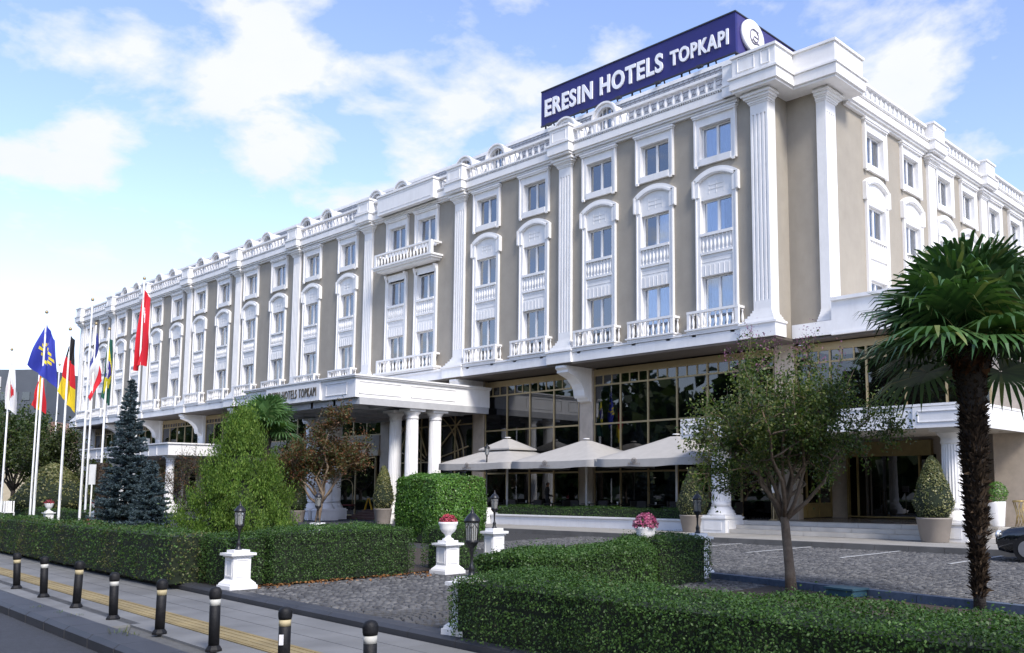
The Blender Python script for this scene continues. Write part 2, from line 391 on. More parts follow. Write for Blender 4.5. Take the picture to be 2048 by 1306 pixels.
def wall(wins, s0, s1, y0=.14, y1=.46, z0=7.45, z1=17.5):
    m = MB(); x = s0; OW = .84; g = .03
    for c in sorted(wins):
        m.box(x, c-OW, y0, y1, z0, z1)
        zz = z0
        for a, b in (ZL, ZM, ZT): m.box(c-OW, c+OW, y0, y1, zz, a-g); zz = b+g
        m.box(c-OW, c+OW, y0, y1, zz, z1); x = c+OW
    m.box(x, s1, y0, y1, z0, z1); return m
hput('front_wall', wall([w for w,_ in WINS], -86, -8.9).mesh('front_wall', TAN))
hput('side_wall', wall(WINR, 1.9, 42).mesh('side_wall', TAN), 'R')
MB().box(-9.2,-8.652,.142,.57,8.12,17.3).build('corner_return', WHITE, HOTEL)
m = MB(); m.box(-8.9,-8.75,.14,1.9,7.45,17.5); m.box(-8.75,-7.33,1.6,1.9,7.45,17.5); m.build('corner_wall', TAN, HOTEL)
MB().box(-86,-85.7,.47,30,0,17.5).build('end_wall', TAN, HOTEL)
# --- fluted pilaster
def fluted(w, y0, y1, n=4):
    pts = [(-w,y1),(-w,y0)]; st = 2*w/(2*n+1)
    for k in range(n):
        a = -w + st*(2*k+1); pts += [(a,y0),(a+st*.2,y0+.05),(a+st*.8,y0+.05),(a+st,y0)]
    return pts + [(w,y0),(w,y1)]
m = MB(); m.ext(fluted(.4,0,.42), 'z', 9.0, 16.55); m.box(-.4,.4,0,.42,8.62,9.0); m.box(-.4,.4,0,.42,16.55,16.97)
pil_me = m.mesh('shaft', WHITE)
m = MB()
for k, (w, z0, z1) in enumerate([(.44,8.52,8.62),(.50,8.40,8.52),(.58,8.30,8.40),(.66,8.18,8.30),(.74,8.10,8.18)]): m.box(-w,w,.4-.4-(w-.4),.42,z0,z1)
base_me = m.mesh('base', WHITE)
m = MB()
for w, z0, z1 in [(.44,16.97,17.03),(.48,17.03,17.12),(.53,17.12,17.18),(.60,17.18,17.28),(.68,17.28,17.36),(.62,17.36,17.46)]: m.box(-w,w,.4-w,.42,z0,z1)
cap_me = m.mesh('capital', WHITE)
m = MB()          # pier of the parapet above a pilaster
m.box(-.66,.66,-.42,.6,17.46,17.56); m.box(-.72,.72,-.50,.6,17.56,17.98); m.box(-.77,.77,-.55,.6,17.98,18.06); m.box(-.64,.64,-.42,.5,18.06,18.80); m.box(-.70,.70,-.48,.58,18.80,18.90)
for a in (-.46,.44): m.box(a,a+.025,-.44,-.42,18.2,18.66)
for a in (18.18,18.66): m.box(-.46,.465,-.44,-.42,a,a+.025)
pier_me = m.mesh('parapet_pier', WHITE)
m = MB(); m.box(-.80,.80,-.38,.4,7.5,8.02); m.box(-.86,.86,-.44,.4,8.02,8.10); ped_me = m.mesh('pedestal', WHITE)
def pilaster(fac, s, ped=True, pier=True):
    p = hput('pilaster', pil_me, fac, s)
    rz = FAC[fac][1]
    local('base', base_me, p); local('capital', cap_me, p)
    if ped: local('pedestal', ped_me, p)
    if pier: local('parapet_pier', pier_me, p)
for s in PC: pilaster('F', s, pier=(s < -10))
for s in PR: pilaster('R', s, ped=False, pier=(s > 5))
# --- windows
def frame(w, z0, z1, y=.27):
    m = MB(); t = .06
    m.box(-w,-w+t,y,y+.08,z0,z1); m.box(w-t,w,y,y+.08,z0,z1); m.box(-w+t,w-t,y,y+.08,z0,z0+t); m.box(-w+t,w-t,y,y+.08,z1-t,z1); m.box(-.05,.05,y-.01,y+.08,z0+t,z1-t)
    return m.mesh('window_frame', WHITE)
def pane(x0, x1, z0, z1, y, mt): return MB().box(x0,x1,y,y+.012,z0,z1).mesh('pane', mt)
def curtain(x0, x1, z0, z1, y, n=9, cm=None):
    m = MB(); k = n*4; vs = []
    for i in range(k+1):
        u = i/k; x = x0+(x1-x0)*u; yy = y + .03*math.sin(u*n*2*math.pi) + .012*math.sin(u*23)
        vs += [(x,yy,z0),(x,yy,z1)]
    m.add(vs, [(2*i,2*i+2,2*i+3,2*i+1) for i in range(k)], 0, True); return m.mesh('curtain', cm or CURT)
ROOMB = {}
WM = {}
for nm, (a, b) in (('t',ZT),('m',ZM),('l',ZL)):
    fr = frame(OW-.01, a+.01, b-.01)
    WM[nm] = (fr, pane(-OW+.06,-.05,a+.06,b-.06,.31,PANE), pane(.05,OW-.06,a+.06,b-.06,.31,PANE),
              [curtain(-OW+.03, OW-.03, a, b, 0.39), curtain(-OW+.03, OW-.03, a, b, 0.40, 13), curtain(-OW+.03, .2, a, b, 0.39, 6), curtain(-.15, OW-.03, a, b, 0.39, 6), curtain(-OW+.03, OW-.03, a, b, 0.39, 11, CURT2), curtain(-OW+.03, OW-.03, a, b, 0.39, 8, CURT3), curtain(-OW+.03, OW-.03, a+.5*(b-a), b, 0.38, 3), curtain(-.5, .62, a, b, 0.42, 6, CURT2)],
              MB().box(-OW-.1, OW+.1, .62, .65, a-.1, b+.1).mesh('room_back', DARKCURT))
def window(fac, s, nm):
    fr, p1, p2, cs, rb = WM[nm]
    w = hput('window', fr, fac, s)
    local('pane', p1, w, rotz=random.uniform(-.006,.006)); local('pane', p2, w, rotz=random.uniform(-.006,.006))
    local('curtain', random.choice(cs), w); local('room_back', rb, w)
# --- surrounds
def arc(cx, cz, r, a0, a1, n): return [(cx + r*math.cos(a0+(a1-a0)*i/n), cz + r*math.sin(a0+(a1-a0)*i/n)) for i in range(n+1)]
balus_prof = [(.045,0),(.045,.05),(.028,.07),(.03,.10),(.062,.20),(.066,.28),(.05,.38),(.028,.50),(.026,.54),(.04,.56),(.045,.58),(.045,.64)]
def bal_mesh(h, r, nm='baluster', n=10):
    return MB().lathe([(a*r/.066, z*h/.64) for a, z in balus_prof], n=n).mesh(nm, WHITE)
def surround_top():
    m = MB(); z0, z1 = 15.1, 17.36
    m.box(-1.05,-OW,.06,.41,z0,17.15); m.box(OW,1.05,.06,.41,z0,17.15)
    m.box(-1.05,-.97,.0,.06,z0-.02,17.15); m.box(.97,1.05,.0,.06,z0-.02,17.15)
    m.box(-OW,OW,.06,.41,16.8,17.15); m.box(-OW,OW,.02,.41,15.1,15.38)
    m.box(-1.08,1.08,-.04,.41,17.15,17.22); m.box(-1.12,1.12,-.08,.41,17.22,17.30)
    m.box(-1.0,-.86,-.02,.06,15.02,15.12); m.box(.86,1.0,-.02,.06,15.02,15.12)
    return m
def surround_tall(arch=True):
    m = MB()
    for s_ in (-1, 1):
        a, b = sorted((s_*OW, s_*1.02)); m.box(a,b,.06,.41,8.0,13.8)
        a, b = sorted((s_*.96, s_*1.02)); m.box(a,b,.02,.06,8.0,13.8)
    # spandrel with relief balusters and panel lines
    m.box(-OW,OW,.12,.41,10.4,12.2)
    m.box(-OW,OW,.03,.12,12.08,12.2); m.box(-OW,OW,.05,.12,11.30,11.40)
    for k in range(8): m.lathe([(r*.95, z*1.06) for r, z in balus_prof], cx=-OW+.1+k*.197, cy=.11, n=8, z0=11.40)
    for z in (11.16,10.98): m.box(-OW,OW,.105,.12,z,z+.02)
    m.box(-OW,OW,.085,.12,10.4,10.86)
    for k in range(6): m.box(-OW+.2+k*.235,-OW+.215+k*.235,.07,.085,10.42,10.84)
    if arch:
        cz = 13.05; ro = 1.86; a0 = math.asin((14.42-cz)/ro); 
        half = 1.15; a0 = math.acos(half/ro)
        zo = cz + ro*math.sin(a0); 
        out = arc(0, cz, ro, math.pi-a0, a0, 14)
        ri = 1.58; a1 = math.acos(.84/ri); inn = arc(0, cz, ri, a1, math.pi-a1, 14)
        m.ext(out + inn, 'y', .0, .41)
        r2 = 1.70; a2 = math.acos(.98/r2); r3 = 1.62; a3 = math.acos(.90/r3)
        m.ext(arc(0,cz,r2+.02,math.pi-a2,a2,14) + arc(0,cz,r3,a3,math.pi-a3,14), 'y', -.035, 0.)
        m.box(-1.15,-.84,.0,.41,13.75,zo); m.box(.84,1.15,.0,.41,13.75,zo)
        m.box(-1.15,-1.05,-.035,.0,13.78,zo-.02); m.box(1.05,1.15,-.035,.0,13.78,zo-.02)
        m.ext([(-.84,13.62)] + [(.84,13.62)] + arc(0,cz,ri+.01,a1,math.pi-a1,14), 'y', .115, .41)
        for z in (14.02,14.2): m.box(-.38,.38,.10,.115,z,z+.02)
        for x in (-.38,-.01,.37): m.box(x,x+.015,.10,.115,13.85,14.36)
    else:
        m.box(-1.02,1.02,.06,.41,13.62,14.0); m.box(-OW,OW,.10,.3,13.62,13.75)
        for x in (-1.0,.86): m.ext([(.06,13.55),(-.12,14.0),(.06,14.0)], 'x', x, x+.14)
    return m
ST = surround_top().mesh('window_surround', WHITE); SA = surround_tall().mesh('window_surround', WHITE); SC = surround_tall(False).mesh('window_surround', WHITE)
# --- balcony
b_h = bal_mesh(.62, .062)
m = MB(); m.box(-1.28,1.28,-.32,.4,8.02,8.12); m.box(-1.34,1.34,-.38,.4,8.12,8.18); m.box(-1.2,1.2,-.26,.4,7.93,8.02)
for s_ in (-.95,.95):
    m.ext([(.0,7.93),(-.26,7.93),(-.26,7.86),(-.2,7.78),(-.1,7.76),(-.06,7.66),(.0,7.62)], 'x', s_-.1, s_+.1)
slab_b = m.mesh('balcony', WHITE)
m = MB(); m.box(-1.27,1.27,-.33,-.19,8.82,8.92); m.box(-1.27,-1.13,-.19,.39,8.82,8.92); m.box(1.13,1.27,-.19,.39,8.82,8.92); m.box(1.12,1.26,-.32,-.2,8.18,8.82); m.box(-1.26,-1.12,-.32,-.2,8.18,8.82)
rail_b = m.mesh('handrail', WHITE)
def balcony(fac, s):
    p = hput('balcony', slab_b, fac, s); local('handrail', rail_b, p)
    for k in range(8): local('baluster', b_h, p, (-.98+k*.28, -.26, 8.18))
    local('baluster', b_h, p, (1.2, .08, 8.18)); local('baluster', b_h, p, (-1.2, .08, 8.18))
for c_, k_ in WINS:
    hput('window_surround', ST, 'F', c_)
    hput('window_surround', SA if k_ == 's' else SC, 'F', c_)
    for nm in 'tml': window('F', c_, nm)
    if k_ == 's': balcony('F', c_)
for c_ in WINR:
    hput('window_surround', ST, 'R', c_); hput('window_surround', SA, 'R', c_)
    for nm in 'tml': window('R', c_, nm)
# wide balconies of the centre bay
for z0, nm in ((14.25, 1), (8.1, 2)):
    m = MB(); x0, x1 = -35.0, -29.5; f = -.62 if nm == 1 else -.32
    m.box(x0,x1,f,.4,z0,z0+.1); m.box(x0-.08,x1+.08,f-.08,.4,z0+.1,z0+.2); m.box(x0+.15,x1-.15,f+.15,.4,z0-.1,z0)
    p = m.build('wide_balcony', WHITE, HOTEL)
    m = MB(); m.box(x0+.05,x1-.05,f+.02,f+.16,z0+.84,z0+.94); m.box(x0+.05,x0+.25,f+.02,f+.2,z0+.2,z0+.84); m.box(x1-.25,x1-.05,f+.02,f+.2,z0+.2,z0+.84)
    m.box(x0+.05,x0+.19,f+.2,.38,z0+.84,z0+.94); m.box(x1-.19,x1-.05,f+.2,.38,z0+.84,z0+.94)
    put('handrail', m.mesh('handrail', WHITE), p)
    for k in range(16): put('baluster', b_h, p, (x0+.42+k*.31, f+.09, z0+.2))
# --- cornice, balustrade
b_p = bal_mesh(.60, .085)
def run(fac, s0, s1, indiv=True, solid=False, dent=True):
    m = MB(); m.box(s0,s1,-.02,.6,17.36,17.46); m.box(s0,s1,-.12,.6,17.46,17.56); m.box(s0,s1,-.20,.6,17.56,17.86); m.box(s0,s1,-.16,.6,17.86,17.92); m.box(s0,s1,-.24,.5,17.98,18.05)
    if dent:
        x = s0+.03
        while x < s1-.06: m.box(x,x+.06,-.22,-.1,17.92,17.98); x += .12
    m.box(s0,s1,-.12,.5,17.92,17.98)
    c = hput('cornice', m.mesh('cornice', WHITE), fac)
    m = MB()
    if solid:
        m.box(s0,s1,-.5,.3,17.56,18.62); m.box(s0-.05,s1+.05,-.56,.36,18.62,18.74)
        for z in (17.72,18.5): m.box(s0+.2,s1-.2,-.52,-.5,z,z+.02)
        hput('parapet_panel', m.mesh('parapet_panel', WHITE), fac); return
    m.box(s0,s1,-.14,.14,18.65,18.76); m.box(s0,s1,-.10,.10,18.05,18.08)
    b = hput('balustrade', m.mesh('balustrade', WHITE), fac)
    n = max(1, int((s1-s0)/.42)); st = (s1-s0)/n; j = MB()
    for k in range(n):
        if indiv: local('baluster', b_p, b, (s0+st*(k+.5), 0, 18.07))
        else: j.lathe([(r*.085/.066, z*.60/.64) for r, z in balus_prof], cx=s0+st*(k+.5), n=8, z0=18.07)
    if not indiv: local('far_balusters', j.mesh('far_balusters', WHITE), b, kind='stuff')
for i in range(9):
    a, b = PC[i]+.70, PC[i+1]-.70
    if i == 6:
        run('F', a, -34.9, True); run('F', -34.9, -29.6, solid=True); run('F', -29.6, b, True)
    elif i == 8: run('F', a, -10.05)
    else: run('F', a, b, indiv=i > 3)
run('F', -86.2, PC[0]-.7, indiv=False)
for i in range(5): run('R', (3.2 if i == 0 else PR[i]+.7), PR[i+1]-.7, indiv=i < 2)
# corner parapet over the two corner pilasters
m = MB()
def cornerbox(x0,x1,y0,y1,z0,z1):
    m.box(x0,x1,y0,y1,z0,z1)
for (g, z0, z1) in ((.0,17.46,17.56),(.09,17.56,17.98),(.15,17.98,18.06),(.0,18.06,18.88),(.07,18.88,18.98)):
    m.box(-9.95-g,-7.95+g,-.5-g,3.0,z0,z1); m.box(-7.95+g,-6.1+g,.8-g,3.1+g,z0,z1)
    m.box(-10.6, -9.95-g, -.25-g*.5, 1.0, z0, z1) if z0 > 17.5 else None
for x0,x1,yy in ((-9.7,-8.9,-.5),(-8.6,-8.2,-.5)):
    for z in (18.25,18.8): m.box(x0,x1,yy-.03,yy,z,z+.025)
    for x in (x0,x1-.025): m.box(x,x+.025,yy-.03,yy,18.27,18.8)
m.build('corner_parapet', WHITE, HOTEL)
# --- roof, dormers
def slatem():
    m = bpy.data.materials.new('slate_tiles'); m.use_nodes = True; t = m.node_tree; b = t.nodes['Principled BSDF']; b.inputs['Roughness'].default_value = .7
    geo = N(t,'ShaderNodeNewGeometry'); mp = N(t,'ShaderNodeMapping', inp={'Rotation': (R(60),0,0)}); L(t, geo.outputs['Position'], mp.inputs[0])
    br = N(t,'ShaderNodeTexBrick', inp={'Color1': (.17,.19,.22,1),'Color2': (.24,.26,.29,1),'Mortar': (.05,.05,.06,1),'Scale': 1.,'Mortar Size': .02,'Brick Width': .3,'Row Height': .2}); L(t, mp.outputs[0], br.inputs[0])
    L(t, br.outputs[0], b.inputs['Base Color']); return m
SLATE = slatem()
m = MB()
m.ext([(.5,17.9),(1.3,18.0),(3.0,20.85),(3.2,20.6),(30,20.6),(30,17.5),(.5,17.5)], 'x', -85.8, -10.2)
m.build('roof', SLATE, HOTEL)
m = MB(); m.ext([(.55,17.9),(1.3,18.0),(2.9,20.6),(13,20.6),(13,17.5),(.55,17.5)], 'x', 0, 38); hput('side_roof', m.mesh('side_roof', SLATE), 'R', 3.3)
MB().box(-85.6,-10.2,2.93,3.2,20.80,20.98).build('roof_ridge', WHITE, HOTEL)
m = MB(); ar = arc(0,19.45,.76,0,math.pi,14); inn = arc(0,19.45,.58,math.pi,0,14)
m.ext([(.76,18.2)]+ar+[(-.76,18.2),(-.58,18.2)]+inn+[(.58,18.2)], 'y', 1.35, 2.4)
m.ext(arc(0,19.45,.83,0,math.pi,14)+arc(0,19.45,.74,math.pi,0,14), 'y', 1.25, 1.40)
m.box(-.56,.56,1.5,1.54,19.48,19.54)
for a in (-.3,-.02,.26): m.box(a,a+.035,1.5,1.54,18.2,20.08)
m.box(-.54,.54,1.5,1.54,18.85,18.9)
dorm = m.mesh('dormer', WHITE)
dpane = MB(); dpane.ext(arc(0,19.45,.585,0,math.pi,14)+[(-.585,18.2),(.585,18.2)], 'y', 1.55, 1.57); dpane = dpane.mesh('pane', glassm('dormer_glass', (.3,.35,.4), .25, clear=.5))
for c_ in PC[1:9]:
    for d_ in (-1.35, 1.35):
        o = hput('dormer', dorm, 'F', c_+d_); local('pane', dpane, o)
# --- ledge, soffit, piers, consoles
m = MB(); m.box(-86.2,-8.3,-.26,.4,7.5,7.95); m.box(-86.2,-8.3,-.31,.4,7.95,8.03)
m.box(-8.3,-6.6,.9,1.6,7.5,8.03); m.build('ledge', WHITE, HOTEL)
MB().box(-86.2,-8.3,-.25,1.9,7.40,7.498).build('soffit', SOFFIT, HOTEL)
pier_l = MB(); pier_l.box(-.43,.43,1.5,2.0,0,7.4); pier_l.box(-.5,-.44,1.53,1.7,0,7.3); pier_l.box(.44,.5,1.53,1.7,0,7.3)
pier_l = pier_l.mesh('stone_pier', STONE)
m = MB(); m.ext([(1.5,7.4),(-.2,7.4),(-.22,7.28),(-.1,7.2),(-.12,7.1),(.1,7.02),(.5,6.88),(.82,6.62),(.98,6.35),(1.02,6.1),(1.1,5.98),(1.22,6.0),(1.3,5.85),(1.5,5.8)], 'x', -.36, .36)
m.ext([(1.5,7.4),(-.28,7.4),(-.28,7.30),(-.05,7.26),(.45,7.0),(.9,6.7),(1.08,6.35),(1.1,6.05),(1.5,6.05)], 'x', -.26, .26)
cons = m.mesh('console', WHITE)
wpier = MB(); wpier.box(-.45,.45,1.35,2.0,3.9,7.4); wpier.box(-.3,.3,1.2,1.35,3.8,4.05); wpier = wpier.mesh('white_pier', WHITE)
for i, c_ in enumerate(PC):
    if i >= 6: p = put('stone_pier', pier_l, HOTEL, (c_,0,0))
    else: p = put('white_pier', wpier, HOTEL, (c_,0,0))
    if i != 9: local('console', cons, p)
# --- glazing
upane = {}
def glaze(x0, x1, n, zs, small=None, y=1.58, mt=None, name='glazing', fr=GOLD, head=True):
    "gold framed glazing: zs are transom heights, small = band of small panes"
    m = MB(); st = (x1-x0)/n; t = .037
    for k in range(n+1): m.box(x0+k*st-t, x0+k*st+t, y-.05, y+.08, zs[0], zs[-1])
    for z in zs: m.box(x0, x1, y-.042, y+.07, z-t, z+t)
    if head: m.box(x0, x1, y-.06, y+.1, zs[-1], zs[-1]+.26)
    if small:
        a, b = small
        for k in range(n):
            for j in (1,2): m.box(x0+k*st+j*st/3-.03, x0+k*st+j*st/3+.03, y-.03, y+.06, a, b)
    g = m.build(name, fr, HOTEL)
    for k in range(n):
        for a, b in zip(zs[:-1], zs[1:]):
            if small and abs(a-small[0]) < .01:
                for j in range(3): P(g, x0+k*st+j*st/3+.02, x0+k*st+(j+1)*st/3-.02, a+.04, b-.04, y, mt)
            else: P(g, x0+k*st+.04, x0+(k+1)*st-.04, a+.04, b-.04, y, mt)
    return g
def P(g, x0, x1, z0, z1, y, mt=None):
    key = (round(x1-x0,2), round(z1-z0,2), (mt or TINT).name)
    if key not in upane: upane[key] = MB().box(0,x1-x0,0,.012,0,z1-z0).mesh('pane', mt or TINT)
    put('pane', upane[key], g, (x0, y, z0))
glaze(-27.37,-20.42,4,[.3,2.5,4.74,6.57,7.06],(6.57,7.06))
glaze(-19.42,-9.55,6,[.3,2.5,4.74,6.57,7.06],(6.57,7.06))
glaze(-36.05,-28.37,5,[.3,3.2,5.2,7.06])
for i in range(6):
    a, b = PC[i]+.47, PC[i+1]-.47
    glaze(a, b, 5, [4.98,6.75,7.1], (6.75,7.1))
    m = MB(); m.box(a,b,1.45,1.75,4.05,4.93); m.build('spandrel_wall', TAN, HOTEL)
    glaze(a+.5, b-.5, 3, [.1,3.62], head=False)
m = MB(); m.box(-85.6,-37,1.35,1.75,3.7,4.05)
BEIGE = pm('beige_paint', (.50,.43,.30), .7, .1, 3)
m.build('beige_band', BEIGE, HOTEL)
for i in range(6): MB().box(PC[i]-.5,PC[i]+.5,1.4,1.8,0,3.7).build('beige_pillar', BEIGE, HOTEL)
# fanlight bars in the main entrance glazing
m = MB()
for r_ in (2.7,3.15):
    a_ = arc(-32.2, 3.2, r_, .05, math.pi-.05, 24); m.tube([(x,1.5,z) for x,z in a_], .035, 6)
for k in range(7):
    q = math.pi*(k+.5)/7; m.tube([(-32.2+.4*math.cos(q),1.5,3.2+.4*math.sin(q)),(-32.2+3.6*math.cos(q),1.5,3.2+3.6*math.sin(q))], .04, 6)
m.build('fanlight', GOLD, HOTEL)
# interior shell
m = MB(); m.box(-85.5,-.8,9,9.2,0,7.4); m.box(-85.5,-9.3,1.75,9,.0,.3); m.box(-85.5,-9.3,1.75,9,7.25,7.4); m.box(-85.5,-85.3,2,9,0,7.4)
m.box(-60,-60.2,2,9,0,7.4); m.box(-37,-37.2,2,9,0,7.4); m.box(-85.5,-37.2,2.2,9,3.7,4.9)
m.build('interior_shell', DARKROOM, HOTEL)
for x in (-25.2,-22.6,-17.0,-13.2): MB().lathe([(.35,.3),(.35,7.25)], cx=x, cy=5.2, n=16).build('interior_column', pm('interior_stone', (.2,.15,.1), .6, .2, 3), HOTEL)
# --- low wing to the right: parapet, glazing above the porch, recessed entrance
m = MB(); m.box(-6.6,.6,.9,1.5,7.55,8.75); m.box(-6.6,.7,.8,1.5,8.75,8.88); m.box(-6.6,.66,.84,1.5,7.45,7.55); m.box(.0,.6,1.5,22,7.45,8.75); m.box(0,.7,1.5,22,8.75,8.88); m.box(-6.9,.0,1.5,22,7.9,8.0)
m.build('wing_parapet', WHITE, HOTEL)
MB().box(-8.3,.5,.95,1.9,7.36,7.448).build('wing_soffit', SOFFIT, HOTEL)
glaze(-8.55,-1.1,5,[4.3,6.57,7.05],(6.57,7.05))
m = MB(); m.box(-1.1,.1,1.55,2.2,.5,7.36); m.box(-.2,.1,2.2,22,.5,7.36); m.build('stone_wall', STONE, HOTEL)
m = MB(); m.box(-8.9,.0,4.8,5.1,3.05,7.3); m.box(-8.9,-8.2,4.8,5.1,.5,3.05); m.box(-4.4,-.2,4.8,5.1,.5,3.05); m.build('entrance_wall', STONE, HOTEL)
m = MB(); m.box(-8.1,-4.5,4.55,4.79,3.0,3.6)
for x in (-8.1,-7.65,-5.05,-4.55): m.box(x,x+.07,4.6,4.79,.56,3.0)
m.box(-8.03,-4.55,4.6,4.79,.56,.62); m.box(-6.5,-6.2,4.5,4.55,3.25,3.32)
rd = m.build('revolving_door', pm('dull_brass', (.34,.25,.10), .4, .15, 4, metal=.4), HOTEL)
for a in (R(25), R(115), R(205), R(295)):
    q = MB(); q.box(.05,1.25,-.012,.012,.66,2.9); o = put('door_leaf', q.mesh('door_leaf', TINT), rd, (-6.3,5.9,0), a)
    q = MB(); q.box(1.2,1.26,-.02,.02,.62,2.95); q.box(.05,1.26,-.02,.02,.6,.68); local('leaf_frame', q.mesh('leaf_frame', MATS['dull_brass']), o)
put('pane', pane(-7.58,-6.4,.62,3.0,4.66,TINT), rd); put('pane', pane(-6.3,-5.05,.62,3.0,4.66,TINT), rd)
m = MB()   # glazing returning from the corner pier to the entrance
for y in (1.75,2.75,3.75,4.72): m.box(-8.95,-8.85,y-.04,y+.04,.56,3.5)
for z in (.6,1.1,3.45): m.box(-8.94,-8.86,1.79,4.68,z-.04,z+.04)
m.box(-8.93,-8.88,1.79,4.68,.64,1.06); rg = m.build('return_glazing', MATS['dull_brass'], HOTEL)
for y in (1.79,2.79,3.79): put('pane', MB().box(-8.91,-8.9,y,y+.92,1.14,3.41).mesh('pane', TINT), rg)
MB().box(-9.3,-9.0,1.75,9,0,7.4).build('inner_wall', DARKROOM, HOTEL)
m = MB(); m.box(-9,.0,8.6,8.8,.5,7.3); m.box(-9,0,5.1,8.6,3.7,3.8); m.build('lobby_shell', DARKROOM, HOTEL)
# --- columns
def column_mesh(r, z0, z1, pl, flutes=24):
    m = MB()
    m.box(-pl,pl,-pl,pl,z0,z0+.5); m.box(-pl-.04,pl+.04,-pl-.04,pl+.04,z0+.5,z0+.56); m.box(-pl*.96,pl*.96,-pl*.96,pl*.96,z0+.56,z0+.62)
    for a in (-1,1):
        m.box(a*pl,a*(pl+.015),-pl*.7,pl*.7,z0+.1,z0+.42); m.box(-pl*.7,pl*.7,a*pl,a*(pl+.015),z0+.1,z0+.42)
    b = z0+.62
    m.lathe([(r*1.45,b),(r*1.47,b+.05),(r*1.3,b+.1),(r*1.32,b+.15),(r*1.12,b+.22),(r*1.05,b+.3)], n=32)
    m.lathe([(r,b+.3),(r,b+.5)], n=48, flute=0)
    m.lathe([(r,b+.5),(r*.9,z1-.5)], n=flutes*2, flute=.06, sm=False)
    m.lathe([(r*.92,z1-.5),(r*1.0,z1-.44),(r*.94,z1-.40),(r*.95,z1-.3),(r*1.2,z1-.2),(r*1.28,z1-.12)], n=32)
    m.box(-r*1.4,r*1.4,-r*1.4,r*1.4,z1-.12,z1); return m
# --- porch canopy at the right
m = MB(); m.box(-10.3,.13,-3.5,1.5,3.62,4.15); m.box(-10.36,.19,-3.56,1.5,4.15,4.22); m.box(.13,.131,1.5,16,3.62,4.15)
m.box(-1.4,.13,1.5,16,3.7,4.2)
porch = m.build('porch_canopy', WHITE, HOTEL)
m = MB()
for x0,x1 in ((-10.34,-8.3),(-1.6,.17)):
    m.box(x0,x1,-3.6,-3.5,3.5,4.12)
    for z in (3.66,3.98): m.box(x0+.15,x1-.12,-3.625,-3.6,z,z+.025)
    for x in (x0+.15,x1-.145): m.box(x,x+.025,-3.625,-3.6,3.66,4.0)
m.box(.13,.21,-3.5,16,3.5,4.12); m.box(-10.38,-10.3,-3.5,1.5,3.5,4.12); m.box(-8.3,-1.6,-3.54,-3.5,3.5,4.06)
m.build('porch_fascia', WHITE, porch)
m = MB(); m.box(-10.28,.12,-3.48,1.5,3.55,3.615); m.build('porch_ceiling', pm('porch_ceiling_cream', (.62,.58,.5), .7, .06, 2), porch)
m = MB()
for x in np.arange(-9.5,-.3,1.5):
    for y in (-2.6,-1.0,.6): m.lathe([(.07,3.54),(.08,3.555)], cx=x, cy=y, n=10)
m.build('downlight_rims', pm('brass_rim', (.25,.2,.12), .5), porch)
pcol = column_mesh(.36, .14, 3.55, .55).mesh('column', WHITE)
for x in (-9.5,-.95): put('column', pcol, porch, (x,-2.3,0))
for x in (-.95,): put('column', pcol, porch, (x, 4.0, 0))
# --- main canopy over the drive
m = MB(); m.box(-37.5,-26.85,-6.7,1.4,5.95,6.86); m.box(-37.6,-26.75,-6.8,1.4,6.86,6.93); m.box(-37.66,-26.69,-6.86,1.4,6.93,7.0)
mainc = m.build('entrance_canopy', WHITE, HOTEL)
m = MB()
for x0,x1 in ((-37.4,-35.4),(-29.4,-27.6)):
    for z in (6.12,6.68): m.box(x0,x1,-6.73,-6.7,z,z+.025)
    for x in (x0,x1): m.box(x,x+.025,-6.73,-6.7,6.12,6.7)
m.box(-35.1,-29.8,-6.82,-6.7,5.98,6.84)
for y0,y1 in ((-6.5,-4.2),(-3.6,-.9)):
    for z in (6.12,6.68): m.box(-26.85,-26.82,y0,y1,z,z+.025)
    for y in (y0,y1): m.box(-26.85,-26.82,y,y+.025,6.12,6.7)
m.build('canopy_panel_moulding', WHITE, mainc)
m = MB()
for x in np.arange(-37.3,-26.9,2.06): m.box(x,x+.2,-6.5,1.3,5.62,5.949)
for y in np.arange(-6.5,1.2,1.85): m.box(-37.3,-27.0,y,y+.2,5.64,5.948)
m.build('canopy_beams', pm('canopy_soffit_paint', (.42,.42,.42), .7, .1, 2), mainc)
mcol = column_mesh(.33, .0, 5.62, .5).mesh('column', WHITE)
for x, y in ((-27.4,-3.1),(-27.4,-1.7),(-28.8,-3.1),(-36.6,-3.1),(-36.6,-1.7),(-35.2,-3.1)): put('column', mcol, mainc, (x, y, 0))
def text_mesh(body, size, extrude, offset, mats, spacing=1.0, bevel=0.):
    c = bpy.data.curves.new('t', 'FONT'); c.body = body; c.size = size; c.extrude = extrude; c.offset = offset; c.space_character = spacing
    c.align_x = 'LEFT'; c.resolution_u = 4
    o = bpy.data.objects.new('t', c); COL.objects.link(o)
    dg = bpy.context.evaluated_depsgraph_get(); me = bpy.data.meshes.new_from_object(o.evaluated_get(dg)); bpy.data.objects.remove(o)
    me.name = 'lettering'; me.materials.clear(); me.materials.append(mats)
    w = max(v.co.x for v in me.vertices) - min(v.co.x for v in me.vertices); return me, w
